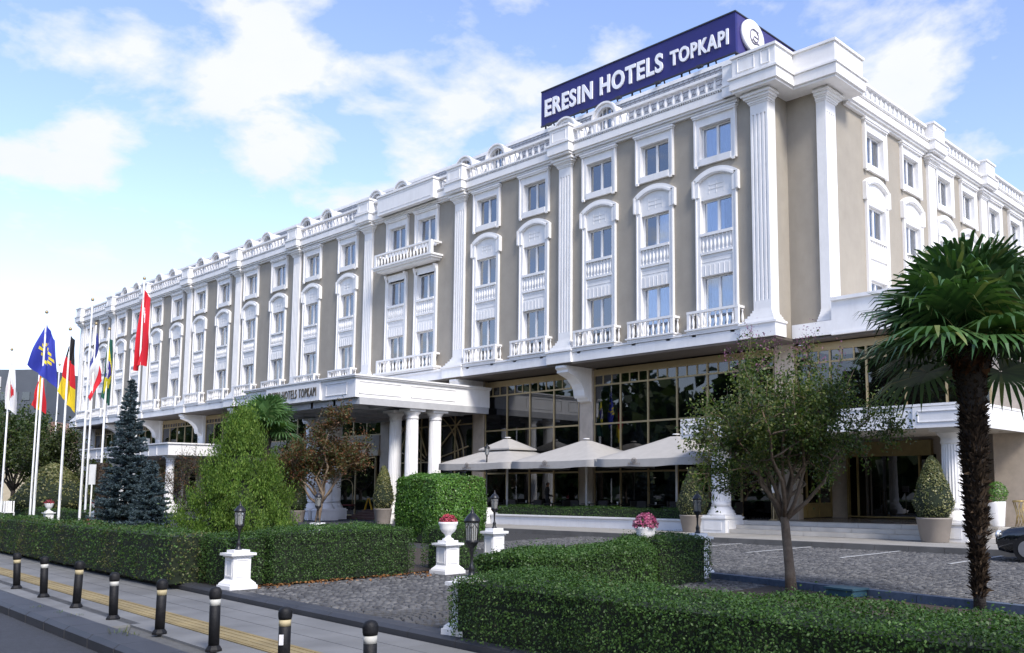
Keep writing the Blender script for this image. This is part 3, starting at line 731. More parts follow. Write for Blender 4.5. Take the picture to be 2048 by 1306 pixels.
def place_text(name, body, width, cap, depth, mat_, parent, org, rotz, offset=0., space=1.):
    "every letter becomes a mesh of its own, a child of the sign it belongs to"
    me, w = text_mesh(body, 1., depth, offset, mat_, space)
    h = max(v.co.y for v in me.vertices); x0 = min(v.co.x for v in me.vertices)
    for v in me.vertices: v.co.x = (v.co.x-x0)*width/w; v.co.y *= cap/h
    bm = bmesh.new(); bm.from_mesh(me); bm.verts.ensure_lookup_table(); seen = set(); out = []
    for v0 in bm.verts:
        if v0.index in seen: continue
        st = [v0]; isl = []; seen.add(v0.index)
        while st:
            v = st.pop(); isl.append(v)
            for e in v.link_edges:
                o = e.other_vert(v)
                if o.index not in seen: seen.add(o.index); st.append(o)
        out.append(isl)
    for isl in out:
        ids = {v.index: i for i, v in enumerate(isl)}; fs = {f for v in isl for f in v.link_faces}
        lm = bpy.data.meshes.new('letter'); lm.from_pydata([tuple(v.co) for v in isl], [], [[ids[v.index] for v in f.verts] for f in fs]); lm.materials.append(mat_); lm.update()
        yield_.append(put(name, lm, parent, org, rot=(R(90),0,rotz)))
    bm.free(); return yield_
yield_ = []
place_text('letter', 'ERESIN HOTELS TOPKAPI', 4.75, .44, .018, pm('bronze_letters', (.12,.10,.075), .35, .2, 5, metal=.7), mainc, (-34.85,-6.845,6.2), 0, -.006, 1.22)
# steps of the main entrance (brown) and platform
m = MB()
for k in range(4): m.box(-36.6+.3*k*0,-28.0,-.9+.33*k,1.4,.0+.13*k,.128+.13*k)
m.build('brown_steps', islandm('brown_step_tiles', [(.10,.05,.04),(.13,.07,.055)], .5, .4), HOTEL)
# --- walkway, kerb and steps before the porch
walk = MB().box(-24,3.5,-5.3,1.6,-.03,.10).build('hotel_walkway', pm('walk_joint', (.14,.13,.12), .9), kind='structure')
ws = MB().box(-.49,.49,-.44,.44,-.03,.04).mesh('walkway_slab', islandm('walkway_slab_stone', [(.25,.237,.21),(.29,.275,.245),(.33,.31,.28)], .8, .3, var2=.1))
gk = MB().box(-.495,.495,-.1,.1,-.15,.14).mesh('walkway_kerb', GKERB)
for k in range(28): put('walkway_kerb', gk, walk, (-23.5+k*1.0-.02,-5.4,0))
for k in range(27):
    for j in range(3): put('walkway_slab', ws, walk, (-23.4+k*1.0+(.5 if j%2 else 0),-4.84+j*.9,.10))
plat = MB().box(-10.6,.9,-1.62,4.8,.10,.52).build('porch_platform', pm('porch_floor', (.22,.19,.16), .25, .15, 2), HOTEL)
stp = MB().box(-.745,.745,-.27,.27,-.135,0).mesh('step_slab', MARB)
for k, (y, z) in enumerate([(-2.42,.28),(-1.98,.42),(-1.5,.56)]):
    for j in range(6 if k < 2 else 6):
        x = -8.15 + j*1.5 + (.0)
        if x > -1.2: x += 0
        put('step_slab', stp, plat, (x, y, z))
    for j in range(2): put('step_slab', stp, plat, (.45+j*1.5, y, z))
m = MB(); m.box(-9.0,-8.9,-2.7,-1.5,.14,.57); m.build('step_cheek', WHITE, plat)
# --- dining terrace
terr = MB(); terr.box(-22.4,-10.7,-2.2,-2.0,.1,.50); terr.box(-22.45,-10.65,-2.26,-1.94,.50,.56); terr.box(-22.4,-10.6,-1.0,-.9,.1,.5); terr = terr.build('planter_wall', WHITE, HOTEL)
MB().box(-26.5,-10.6,-.95,1.5,.1,.31).build('terrace_floor', pm('terrace_tiles', (.16,.12,.10), .6, .2, 3), HOTEL)
m = MB(); m.box(-23.3,-22.45,-2.45,-1.75,.1,.62); m.box(-23.2,-22.55,-2.35,-1.85,.62,.78); m.box(-23.05,-22.7,-2.25,-1.95,.78,.84); m.box(-23.15,-22.6,-2.47,-2.45,.16,.52); m.build('planter_pier', WHITE, HOTEL)
MB().box(-22.2,-10.8,-1.99,-1.01,.1,.48).build('planter_soil', SOIL, HOTEL)

# ================================================================== ROOFTOP SIGN
NAVY = pm('navy_sign_panel', (.016,.015,.135), .5, .08, 1.5)
SX0, SX1, SY0, SY1, SZ0, SZ1 = -24.75, -12.1, 3.0, 8.7, 21.25, 23.15
sign = thing('rooftop_sign', ((SX0+SX1)/2, 5.5, 20.1), 'navy rooftop sign with large white hotel lettering', 'sign')
MB().box(SX0,SX1,SY0,SY0+.15,SZ0,SZ1).build('front_panel', NAVY, sign)
MB().box(SX1-.15,SX1,SY0+.155,SY1,SZ0,SZ1).build('side_panel', pm('violet_sign_panel', (.045,.038,.17), .55, .08, 1.5), sign)
m = MB()
for z in (SZ0-.06, SZ1): m.box(SX0,SX1+.04,SY0-.04,SY0+.04,z,z+.06); m.box(SX1-.04,SX1+.04,SY0+.04,SY1,z,z+.06)
for x in np.arange(SX0+.1,SX1,1.55): m.tube([(x,SY0+.25,20.0),(x,SY0+.25,SZ1)], .05, 6); m.tube([(x,SY0+.3,SZ1-.3),(x,SY0+1.6,20.1)], .04, 6)
for y in np.arange(SY0+1.3,SY1,1.4): m.tube([(SX1-.3,y,20.0),(SX1-.3,y,SZ1)], .05, 6)
for x in np.arange(SX0+.6,SX1,2.5): m.box(x,x+.3,SY0-.25,SY0-.05,SZ0-.18,SZ0-.08)
m.build('steel_frame', pm('dark_steel', (.03,.03,.04), .5, .2, 6), sign)
LET = pm('white_sign_letters', (.85,.85,.86), .4, .03, 2)
place_text('letter', 'ERESIN HOTELS', 8.15, .92, .035, LET, sign, (SX0+.35, SY0-.05, SZ0+.45), 0, .030, 1.13)
place_text('letter', 'TOPKAPI', 3.35, .72, .035, LET, sign, (SX0+8.95, SY0-.05, SZ0+.50), 0, .030, 1.13)
m = MB(); m.lathe([(.78,0),(.78,.14),(.70,.16)], n=40); dm = m.mesh('logo_disc', LET)
o = put('logo_disc', dm, sign, (SX1+.02, SY0+1.25, SZ0+1.12), rot=(0,R(90),0), scale=(1.0,1.15,1))
lg = pm('logo_grey', (.22,.20,.25), .5)
m = MB(); m.tube([(.165, .34*math.cos(a), .34*math.sin(a)) for a in np.linspace(.6,5.6,24)], .03, 6); m.tube([(.165,.1+.25*math.cos(a),.05+.28*math.sin(a)) for a in np.linspace(-2.4,2.2,20)], .028, 6)
m.tube([(.165,-.2,-.3),(.165,.0,.02),(.165,.3,-.02)], .026, 6); m.tube([(.165,.05,.33),(.165,.35,.3)], .026, 6); m.tube([(.165,.05,-.3),(.165,.4,-.26)], .026, 6)
put('logo_mark', m.mesh('logo_mark', lg), sign, (SX1+.03, SY0+1.25, SZ0+1.12))
place_text('letter', 'ERESIN', 2.9, .8, .05, LET, sign, (SX1+.06, SY0+2.6, SZ0+.5), R(90), .022)
# ================================================================== VEGETATION
HLEAF = islandm('hedge_leaf', [(.030,.070,.013),(.042,.092,.018),(.056,.115,.023),(.080,.145,.033)], .5, .35, .22)
HDRY = islandm('hedge_leaf_dry', [(.05,.065,.015),(.09,.10,.03),(.12,.12,.04)], .5, .4, .2)
BLEAF = islandm('bright_shrub_leaf', [(.035,.10,.012),(.065,.16,.02),(.10,.22,.03),(.16,.29,.05)], .4, .55, .25)
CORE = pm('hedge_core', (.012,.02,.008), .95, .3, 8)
BARK = pm('bark', (.16,.115,.075), .9, .3, 14, .7, 60, dirt=(.30,.24,.17), dscale=3., damt=.6)
DBARK = pm('dark_bark', (.05,.04,.032), .95, .3, 14, .8, 60)
def lump(p, f=1.7, seed=0.):
    return (np.sin(p[:,0]*f*2.1+seed) + np.sin(p[:,1]*f*2.3+1.3+seed) + np.sin(p[:,2]*f*2.7+2.1) + np.sin((p[:,0]+p[:,1])*f*4.1+seed*2))/4
def hedge_box(name, x0, x1, y0, y1, z0, z1, dens, leaf, label, skew=0., zslope=0., mat_=None, lumps=.06, rotz=0., cat='hedge', group='clipped hedges', round_=0., dry=.12, quad=None):
    "clipped hedge: dark core and a skin of leaves; skew tilts y with x, zslope raises the top along y"
    mat_ = mat_ or HLEAF
    cx, cy = (x0+x1)/2, (y0+y1)/2
    root = thing(name, (cx, cy, z0), label, cat, group)
    lx, ly, lz = x1-x0, y1-y0, z1-z0
    areas = [('x',-1,ly*lz),('x',1,ly*lz),('y',-1,lx*lz),('y',1,lx*lz),('z',1,lx*ly)]
    PP, NN = [], []
    for ax, sg, ar in areas:
        n = int(ar*dens)
        u = rng.uniform(-.5,.5,(n,3)); nn = np.zeros((n,3)); k = 'xyz'.index(ax)
        u[:,k] = .5*sg; nn[:,k] = sg
        PP.append(u*np.array([lx,ly,lz])); NN.append(nn)
    P_ = np.concatenate(PP); Nn = np.concatenate(NN)
    if round_:
        h = np.array([lx,ly,lz])/2; q = P_/h; k = (np.abs(q)**4).sum(1)**.25; P_ = P_*(1-round_ + round_/k[:,None]); Nn = unit(Nn + q*round_)
    else:
        ex = np.minimum(lx/2-np.abs(P_[:,0]), ly/2-np.abs(P_[:,1])); ez = lz/2-P_[:,2]; topf = Nn[:,2] > .5
        keep = topf | (P_[:,2] > -lz/2+.10) | (rng.random(len(P_)) < .45); P_, Nn, ex, ez, topf = P_[keep], Nn[keep], ex[keep], ez[keep], topf[keep]
        P_[:,2] -= np.where(topf, .08*np.clip(1-ex/.15,0,1)**2, 0); P_ -= Nn*np.where(topf, 0, .08*np.clip(1-ez/.15,0,1)**2)[:,None]
        P_[:,2] += .035*np.sin((P_[:,0]+cx)*1.3+(P_[:,1]+cy)*1.7)*(ez < .3)
    off = lump(P_ + np.array([cx,cy,0]))*lumps + rng.normal(0,.018,len(P_)) - np.abs(rng.normal(0,.02,len(P_)))
    P_ = P_ + Nn*off[:,None]
    tuft = rng.random(len(P_)) < .03; P_[tuft] += Nn[tuft]*rng.uniform(.01,.10,(tuft.sum(),1))
    def warp(q):
        q = q.copy()
        if quad is not None:
            u = (q[...,0]/lx+.5)[...,None]; v = (q[...,1]/ly+.5)[...,None]; A, B, C_, D = [np.array(p)-np.array([cx,cy]) for p in quad]
            q[...,:2] = A*(1-u)*(1-v) + B*u*(1-v) + C_*u*v + D*(1-u)*v
        q[...,1] += skew*q[...,0]
        if zslope: q[...,2] += zslope*q[...,1]*((q[...,2]+lz/2)/lz)
        q[...,2] += lz/2; return q
    P_ = warp(P_)
    Q = leaf_quads(P_, Nn, leaf, .6, .55)
    me = quads('leaves', Q, [mat_, HDRY])
    mi = (lump(P_+np.array([cx,cy,0]), .9, 2.) + rng.normal(0,.35,len(P_)) > 1-dry*2.2).astype(np.int32); me.polygons.foreach_set('material_index', mi)
    local('leaves', me, root, kind='stuff')
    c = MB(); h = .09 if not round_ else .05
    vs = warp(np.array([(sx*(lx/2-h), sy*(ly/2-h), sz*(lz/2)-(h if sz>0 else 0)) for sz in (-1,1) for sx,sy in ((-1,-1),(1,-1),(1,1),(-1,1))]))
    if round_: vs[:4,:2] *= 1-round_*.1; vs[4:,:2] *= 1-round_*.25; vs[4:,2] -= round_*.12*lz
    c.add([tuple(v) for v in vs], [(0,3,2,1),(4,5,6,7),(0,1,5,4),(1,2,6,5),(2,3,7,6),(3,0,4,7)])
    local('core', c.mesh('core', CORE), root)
    return root
hedge_box('hedge', -45, -6.9, -22.05, -21.1, .0, .93, 560, .042, 'long low clipped hedge running along the left pavement kerb', skew=-.05, dry=.30)
hedge_box('hedge', -6.9, -5.75, -22.45, -21.35, .0, .90, 1100, .040, 'bushy rounded end of the left pavement hedge beside the white lamp pedestal', skew=-.05, lumps=.09, dry=.05)
hedge_box('hedge', -6.75, -5.55, -21.75, -18.65, .0, .97, 2000, .033, 'clipped hedge beside the cobbled drive, left of the flower urn pedestal', dry=.05)
hedge_box('hedge', -6.5, -5.6, -17.75, -16.95, .0, .92, 1300, .036, 'short hedge block between flower urn and second lamp pedestal', dry=.15)
hedge_box('hedge', 1.35, 9.5, -23.41, -22.2, .0, .70, 2700, .030, 'large foreground hedge along the pavement, lower right', skew=-.055, lumps=.07, dry=.06)
hedge_box('hedge', -.6, 1.4, -22.1, -16.9, .0, .85, 1700, .034, 'wide hedge on right side of the drive, behind the foreground lamp', dry=.10, quad=[(.45,-22.1),(1.3,-22.0),(1.25,-19.2),(-1.1,-16.7)])
hedge_box('hedge', -1.2, -.2, -17.35, -15.85, .0, .86, 1600, .036, 'hedge block right of the pink flower bowl, beside the car park', dry=.03)
hedge_box('hedge', -22.2, -10.8, -2.0, -1.1, .48, .95, 500, .05, 'narrow hedge in the white planter before the dining terrace', lumps=.03)
hedge_box('hedge', -60, -33, -13.4, -12.6, .0, .62, 200, .06, 'distant low hedge row behind the flagpoles', skew=-.06)
hedge_box('hedge', -72, -46, -9.9, -9.0, .0, .75, 120, .07, 'farthest low hedge row near the left wing', skew=-.05)
hedge_box('clipped_shrub', -16.1, -13.6, -12.0, -9.8, .0, 2.15, 1500, .062, 'big bright green square-clipped shrub before the entrance columns', mat_=BLEAF, lumps=.09, round_=.5, cat='shrub', group=None, dry=.0)

# --- trees with limbs
def branch_tree(name, base, label, trunk_pts, rads, limbs, crown_fn, leafmat, leaf, nleaf, barkm=BARK, group='trees', flowers=None, cat='tree'):
    root = thing(name, base, label, cat, group); b = Vector(base)
    m = MB(); m.tube([Vector(p) for p in trunk_pts], rads, 10)
    tips = []
    for pts, r0 in limbs:
        n = len(pts); m.tube(pts, [r0*(1-.75*i/(n-1)) for i in range(n)], 7); tips.append(pts)
    local('trunk', m.mesh('trunk', barkm), root)
    P_, Nn = crown_fn(); P_ = np.array(P_)
    local('crown', quads('crown', leaf_quads(P_, Nn, leaf, .6, .9, droop=.3), leafmat), root)
    if flowers:
        F_, fs, fm = flowers; local('blossom', quads('blossom', leaf_quads(F_, rng.normal(0,1,F_.shape), fs, .8, 1.), fm), root)
    return root
def limb(p0, p1, bend, n=6):
    p0, p1 = Vector(p0), Vector(p1); out = []
    for i in range(n):
        u = i/(n-1); p = p0.lerp(p1, u); p += Vector((random.uniform(-1,1),random.uniform(-1,1),0))*bend*math.sin(u*math.pi) + Vector((0,0,bend*.8*math.sin(u*math.pi)*(-.3)))
        out.append(p)
    return out
def sprays(limbs, n, spread, up=.3, along=(.45,1.05), shoots=0, shoot_len=.8):
    "leaf points gathered along twigs that leave the outer part of every limb"
    P_, Nn = [], []
    tw = []
    for pts, r0 in limbs:
        for k in range(14):
            u = random.uniform(*along); i = min(int(u*(len(pts)-1)), len(pts)-2); f = min(u*(len(pts)-1)-i, 1.3)
            p = pts[i].lerp(pts[i+1], f)
            d = Vector((random.gauss(0,1),random.gauss(0,1),random.gauss(up,.7))).normalized(); tw.append((p, p + d*spread*random.uniform(.5,1.25)))
        for k in range(shoots):
            p = pts[-1].lerp(pts[-2], random.random()); tw.append((p, p + Vector((random.gauss(0,.25),random.gauss(0,.25),1)).normalized()*shoot_len*random.uniform(.5,1.2)))
    per = n//len(tw)
    for a, b in tw:
        a_, b_ = np.array(a), np.array(b); u = rng.uniform(0,1,(per,1))**.8
        q = a_ + (b_-a_)*u + rng.normal(0,.075*spread/.6,(per,3)); P_.append(q); Nn.append(unit(rng.normal(0,1,(per,3)) + np.array([0,0,.8])))
    return np.concatenate(P_), np.concatenate(Nn), tw
def crape(name, base, h0, H, rad, label, mats, nl, leaf, lean=(0,0), flowers=None, seed=1, barkm=BARK, tr=.085, shoots=3, nlimb=11, along=(.45,1.05), zr=(.45,.92)):
    random.seed(seed)
    fork = Vector((lean[0], lean[1], h0))
    tp = [(0,0,0),(lean[0]*.25,lean[1]*.25,h0*.3),(lean[0]*.7,lean[1]*.7,h0*.7),tuple(fork)]
    limbs = []
    for k in range(nlimb):
        a = 2*math.pi*(k+random.uniform(-.3,.3))/nlimb; r = rad*random.uniform(.35,.95) if k%3 else rad*random.uniform(.1,.4)
        z = h0 + (H-h0)*random.uniform(*zr)*(1.08-.35*r/rad)
        e = fork + Vector((r*math.cos(a), r*math.sin(a), z-h0)); limbs.append((limb(fork - Vector((0,0,random.uniform(0,.25))), e, .18), tr*.5))
    sub = []
    for pts, r0 in limbs:
        for k in range(3):
            i = random.randint(3,4); d = Vector((random.gauss(0,1),random.gauss(0,1),random.gauss(.35,.5))).normalized()*rad*random.uniform(.3,.6); sub.append((limb(pts[i], pts[i]+d, .08, 5), r0*.45))
    P_, Nn, tw = sprays(limbs+sub, nl, rad*.30, .35, along, shoots, rad*.42)
    fl = None
    if flowers:
        fs, fm, nf = flowers; top = sorted(tw, key=lambda t: -(t[1].z + random.uniform(0,.8)))[:nf]
        F_ = np.concatenate([np.array(b) + rng.normal(0,.05,(26,3))*np.array([1,1,2.0]) for a, b in top]); fl = (F_, fs, fm)
    tws = [([a, b], .008) for a, b in tw[::2]]
    return branch_tree(name, base, label, tp, [tr*1.25, tr, tr*.92, tr*.85], limbs+sub+tws, lambda: (P_, Nn), mats, leaf, nl, barkm, flowers=fl)
GLEAF = islandm('crape_leaf', [(.016,.036,.009),(.032,.062,.014),(.055,.09,.02),(.095,.115,.03)], .45, .45, .3)
RLEAF = islandm('autumn_leaf', [(.035,.055,.014),(.05,.075,.02),(.10,.06,.02),(.15,.05,.02),(.08,.095,.028)], .5, .4, .3, (1.4,1.1,.6))
PINK = islandm('crape_flower', [(.22,.09,.16),(.32,.14,.24),(.20,.11,.12)], .7, .2, .3, (1.2,1,1.1))
crape('crape_myrtle_tree', (1.77,-16.3,0), 1.32, 4.25, 1.72, 'crape myrtle tree with slim leaning trunk and last pink flowers, beside the car park', islandm('crape_leaf_light', [(.028,.056,.012),(.055,.095,.02),(.10,.14,.03),(.18,.19,.05)], .45, .45, .35), 42000, .054, (-.22,.18), (.030, PINK, 26), 5, nlimb=14, along=(.66,1.06), zr=(.52,.92), shoots=4)
b_ = ground_at(640, 33.5)
crape('crape_myrtle_tree', b_, 1.3, 5.0, 1.85, 'small tree with reddish brown autumn leaves before the main entrance canopy', RLEAF, 17000, .085, (.15,.1), None, 11, nlimb=10, tr=.10)
b_ = ground_at(588, 40)
crape('dark_tree', b_, 1.6, 4.0, 1.3, 'dark leafy tree half hidden between green conifer and autumn tree', islandm('dark_leaf', [(.010,.022,.007),(.02,.035,.010),(.04,.045,.012)], .5, .4, .2), 9000, .10, (-.2,0), None, 21, DBARK)
b_ = ground_at(378, 48)
crape('bare_shrub_tree', b_, .9, 4.2, 1.6, 'thin twiggy half bare tree right of the blue spruce', RLEAF, 1500, .08, (0,0), None, 31, DBARK, tr=.05)
for i, (px_, dp, H_, rd, lb) in enumerate([(40,62,7.4,3.4,'dark green tree at the far left behind the flags'),(120,60,6.4,3.2,'leafy tree behind the German flag pole'),(5,72,10.4,2.6,'tall dark tree at the left edge of the picture'),(90,75,8.8,2.4,'tree rising before the grey background building')]):
    crape('background_tree', ground_at(px_, dp), 1.6, H_, rd, lb, [GLEAF, islandm('olive_leaf', [(.02,.035,.008),(.04,.06,.014),(.07,.085,.02)], .5, .4, .25)][i % 2], 12000, .17, (0,0), None, 40+i, DBARK, tr=.16)
crape('wing_tree', (3.2,8.5,0), 6.2, 11.6, 2.2, 'tall green tree beside the right wing behind the palm', GLEAF, 12000, .13, (0,0), None, 55, DBARK, tr=.16)

# --- conifers
def thuja():
    root = thing('thuja_conifer', ground_at(488, 29.3), 'bushy yellow green conifer behind the left hedge lamp', 'conifer')
    H, Rb = 4.25, 1.8; P_, Nn = [], []
    for k in range(400):
        z = H*(rng.random()**1.35)*.93; prof = Rb*(1-(z/H))**.92*(1 if z > .5 else .75+.5*z)
        a = rng.uniform(0,2*math.pi); r = prof*rng.uniform(.70,1.12)*(1+.15*math.sin(a*3+z*2.6)+.08*math.sin(a*7+z*5)); c = np.array([r*math.cos(a), r*math.sin(a), z])
        n = 170; lobe = rng.normal(0,1,(n,3))*np.array([.10,.10,.25]); lobe[:,2] = np.abs(lobe[:,2])*1.2 - .08
        tilt = np.array([math.cos(a),math.sin(a),0])*.25; q = c + lobe + tilt*lobe[:,2:3]
        P_.append(q); Nn.append(unit(rng.normal(0,.6,(n,3)) + np.array([math.cos(a),math.sin(a),.1])))
    P_ = np.concatenate(P_); Nn = np.concatenate(Nn); n = len(P_)
    t = unit(np.array([0,0,1.]) + rng.normal(0,.35,(n,3)) + Nn*.25); b = unit(np.cross(t, Nn)); Lf = .078*(1+rng.uniform(-.4,.4,(n,1))); Wf = Lf*.36
    Q = np.stack([P_-t*Lf*.5, P_+b*Wf*.5, P_+t*Lf*.5, P_-b*Wf*.5], 1)
    local('foliage', quads('foliage', Q, islandm('thuja_spray', [(.035,.08,.010),(.07,.14,.018),(.12,.20,.03),(.19,.27,.05)], .55, .3, .25)), root)
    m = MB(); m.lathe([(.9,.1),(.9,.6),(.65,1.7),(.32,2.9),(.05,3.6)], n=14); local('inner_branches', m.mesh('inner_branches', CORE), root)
    local('trunk', MB().lathe([(.12,0),(.10,.5)], n=8).mesh('trunk', DBARK), root)
    s = rng.normal(0,1,(0,3)); return root
thuja()
def spruce(base, H, Rb, label, seed, z_lo=.25):
    random.seed(seed); root = thing('blue_spruce', base, label, 'conifer', 'blue spruces')
    m = MB(); m.tube([(0,0,0),(0,0,H*.5),(0,0,H*.99)], [.11,.07,.015], 8); Q = []
    z = z_lo; P_, T_ = [], []
    while z < H*.985:
        prof = Rb*(1-z/H)**.85 + .06; nb = max(4, int(9*(1-z/H)+4))
        for k in range(nb):
            a = 2*math.pi*(k+random.random())/nb; ln = prof*random.uniform(.7,1.08)
            d = Vector((math.cos(a), math.sin(a), random.uniform(-.22,.1))); tip = Vector((0,0,z)) + d*ln + Vector((0,0,.12*ln))
            m.tube([(0,0,z), Vector((0,0,z))+d*ln*.6, tip], [.018,.012,.005], 4)
            n = int(90*ln/Rb + 22); u = rng.uniform(.22,1.02,(n,1)); ax = np.array(d*ln)
            side = np.array([-math.sin(a), math.cos(a), 0.]); w = (rng.uniform(-1,1,(n,1)))*.30*ln*(1.05-u)+rng.normal(0,.025,(n,1))
            q = np.array([0,0,z]) + ax*u + side*w + np.array([0,0,1.])*(.12*ln*u**3 - np.abs(w)*.25 + rng.normal(0,.022,(n,1)))
            P_.append(q); T_.append(unit(ax/ln*.8 + side*np.sign(w)*.6 + rng.normal(0,.35,(n,3)) + np.array([0,0,.35])))
        z += (.20 - .08*z/H)
    P_ = np.concatenate(P_); T_ = np.concatenate(T_); n = len(P_)
    Q = []
    for k in range(3):
        t = unit(T_ + rng.normal(0,.4,(n,3))); b = unit(np.cross(t, rng.normal(0,1,(n,3)))); Lf = .115*(1+rng.uniform(-.35,.35,(n,1))); Wf = Lf*.28
        p = P_ + rng.normal(0,.012,(n,3)); Q.append(np.stack([p-t*Lf*.4, p+b*Wf*.5, p+t*Lf*.6, p-b*Wf*.5], 1))
    local('needles', quads('needles', np.concatenate(Q), islandm('spruce_needle', [(.03,.048,.052),(.05,.078,.086),(.08,.12,.135),(.13,.18,.20)], .6, .3, .12, (1,1.1,1.1))), root)
    local('trunk', m.mesh('trunk', DBARK), root); return root
b_ = ground_at(262, 38.5); spruce(b_, 6.45, 1.35, 'tall blue spruce beside the flagpoles', 3)
b_ = ground_at(312, 36.5); spruce(b_, 2.9, 1.0, 'small blue spruce right at the foot of the tall one', 8)

# --- fan palms
def palm(name, base, H, tr, label, nfr, flen, fan, leafm_, seed, lean=(0,0), fuzz=2600, dead=True, barkm=DBARK):
    random.seed(seed); root = thing(name, base, label, 'palm', 'fan palms')
    top = Vector((lean[0], lean[1], H))
    prof = [(0,tr*.66),(.10,tr*.60),(.24,tr*.62),(.29,tr*1.05),(.33,tr*.92),(.37,tr*1.05),(.7,tr*1.15),(.86,tr*1.6),(.94,tr*2.1),(1,tr*1.7)]
    m = MB(); m.tube([top*u for u,_ in prof], [r for _,r in prof], 14)
    local('trunk', m.mesh('trunk', barkm), root)
    # fibres and old leaf bases on the trunk
    n = fuzz; u = rng.uniform(.02,1,(n,1))**.8; a = rng.uniform(0,2*math.pi,n); rr = tr*np.where(u[:,0] < .27, .62, .95+.38*u[:,0]**2)
    P_ = np.array(top)*u + np.stack([rr*np.cos(a), rr*np.sin(a), 0*a], 1); Nn = np.stack([np.cos(a), np.sin(a), 0*a], 1)
    t = unit(Nn*.55 + np.array([0,0,.9]) + rng.normal(0,.4,(n,3))); b = unit(np.cross(t, Nn)); Lf = rng.uniform(.04,.13,(n,1)); Wf = Lf*.22
    Q = np.stack([P_-b*Wf, P_+b*Wf, P_+t*Lf+b*Wf*.2, P_+t*Lf-b*Wf*.2], 1)
    local('trunk_fibres', quads('trunk_fibres', Q, islandm('palm_fibre', [(.018,.012,.008),(.04,.026,.015),(.09,.06,.035)], .9, .2)), root, kind='stuff')
    if dead:
        n = 220; a = rng.uniform(0,2*math.pi,n); zz_ = rng.uniform(-.75,.05,n)*flen*.75
        P_ = np.array(top) + np.stack([tr*(2.3+zz_*1.3)*np.cos(a), tr*(2.3+zz_*1.3)*np.sin(a), zz_], 1); Nn = np.stack([np.cos(a), np.sin(a), 0*a+.3], 1)
        local('dead_leaf_bases', quads('dead_leaf_bases', leaf_quads(P_, Nn, .22*flen, .35, .5, droop=1.), islandm('dead_palm_leaf', [(.05,.02,.010),(.10,.045,.02),(.16,.08,.035)], .8, .2)), root)
    for k in range(nfr):
        az = 2*math.pi*(k*.618 + random.uniform(-.05,.05)); el = R(random.uniform(-24,76)) if k > 3 else R(75)
        d = Vector((math.cos(az)*math.cos(el), math.sin(az)*math.cos(el), math.sin(el)))
        pl = flen*random.uniform(.75,1.05); hub = top + d*pl + Vector((0,0,-.10*pl*(1-math.sin(el))))
        m = MB(); m.tube([top + d*tr*.6, top + d*pl*.5 + Vector((0,0,.02)), hub], [.018,.013,.010], 5, 1)
        side = d.cross(Vector((0,0,1))).normalized(); upv = side.cross(d).normalized()
        fr_n = 34
        for j in range(fr_n):
            th = R(-150 + 300*j/(fr_n-1)); dirv = (d*math.cos(th) + side*math.sin(th)).normalized()
            ln = fan*(.70+.30*math.cos(th/2))*random.uniform(.92,1.05)
            w = .021*fan/.55; bn = upv*.35*math.sin(abs(th))*0
            perp = dirv.cross(upv).normalized()
            p0 = hub + dirv*.02; p1 = hub + dirv*ln*.55 + upv*.05*ln + Vector((0,0,-.03*ln)); p2 = hub + dirv*ln*.86 + Vector((0,0,-.14*ln)); p3 = hub + dirv*ln + Vector((0,0,-.30*ln*random.uniform(.5,1.3)))
            vs = [p0-perp*w*.3, p0+perp*w*.3, p1+perp*w, p1-perp*w, p2+perp*w*.6, p2-perp*w*.6, p3]
            # shallow fold along the middle of every leaflet
            m.add([tuple(v) for v in vs], [(0,1,2,3),(3,2,4,5),(5,4,6)], 0)
        local('frond', m.mesh('frond', [leafm_, pm('palm_petiole', (.10,.14,.04), .5, .2, 6)]), root)
    return root
PLEAF = islandm('palm_leaflet', [(.02,.058,.018),(.038,.092,.026),(.065,.135,.04),(.12,.19,.065),(.22,.21,.08)], .35, .55, .15)
PLEAF2 = islandm('young_palm_leaflet', [(.04,.095,.03),(.07,.15,.045),(.11,.20,.07),(.18,.26,.10)], .35, .5, .25)
palm('fan_palm', (4.96,-16.5,0), 3.85, .135, 'tall fan palm with shaggy dark trunk in the right foreground', 44, .88, 1.0, PLEAF, 2, (.02,.0), fuzz=7000)
b_ = ground_at(541, 35.0); palm('fan_palm', b_, 3.95, .13, 'young light green fan palm behind the bushy conifer', 26, .72, 1.0, PLEAF2, 6, (-.1,-.1), fuzz=500)
# cut palm trunk left of the spruce
b_ = ground_at(215, 41); root = thing('palm_stump', b_, 'dark shaggy cut palm trunk left of the tall spruce', 'palm trunk')
m = MB(); m.tube([(0,0,0),(0,0,1.4),(0,0,2.85)], [.24,.23,.2], 12); local('trunk', m.mesh('trunk', DBARK), root)
n = 1600; u = rng.uniform(0,2.85,n); a = rng.uniform(0,2*math.pi,n); P_ = np.stack([.235*np.cos(a), .235*np.sin(a), u], 1); Nn = np.stack([np.cos(a), np.sin(a), 0*a+.6], 1)
local('trunk_fibres', quads('trunk_fibres', leaf_quads(P_, Nn, .11, .3, .5), MATS['palm_fibre']), root, kind='stuff')
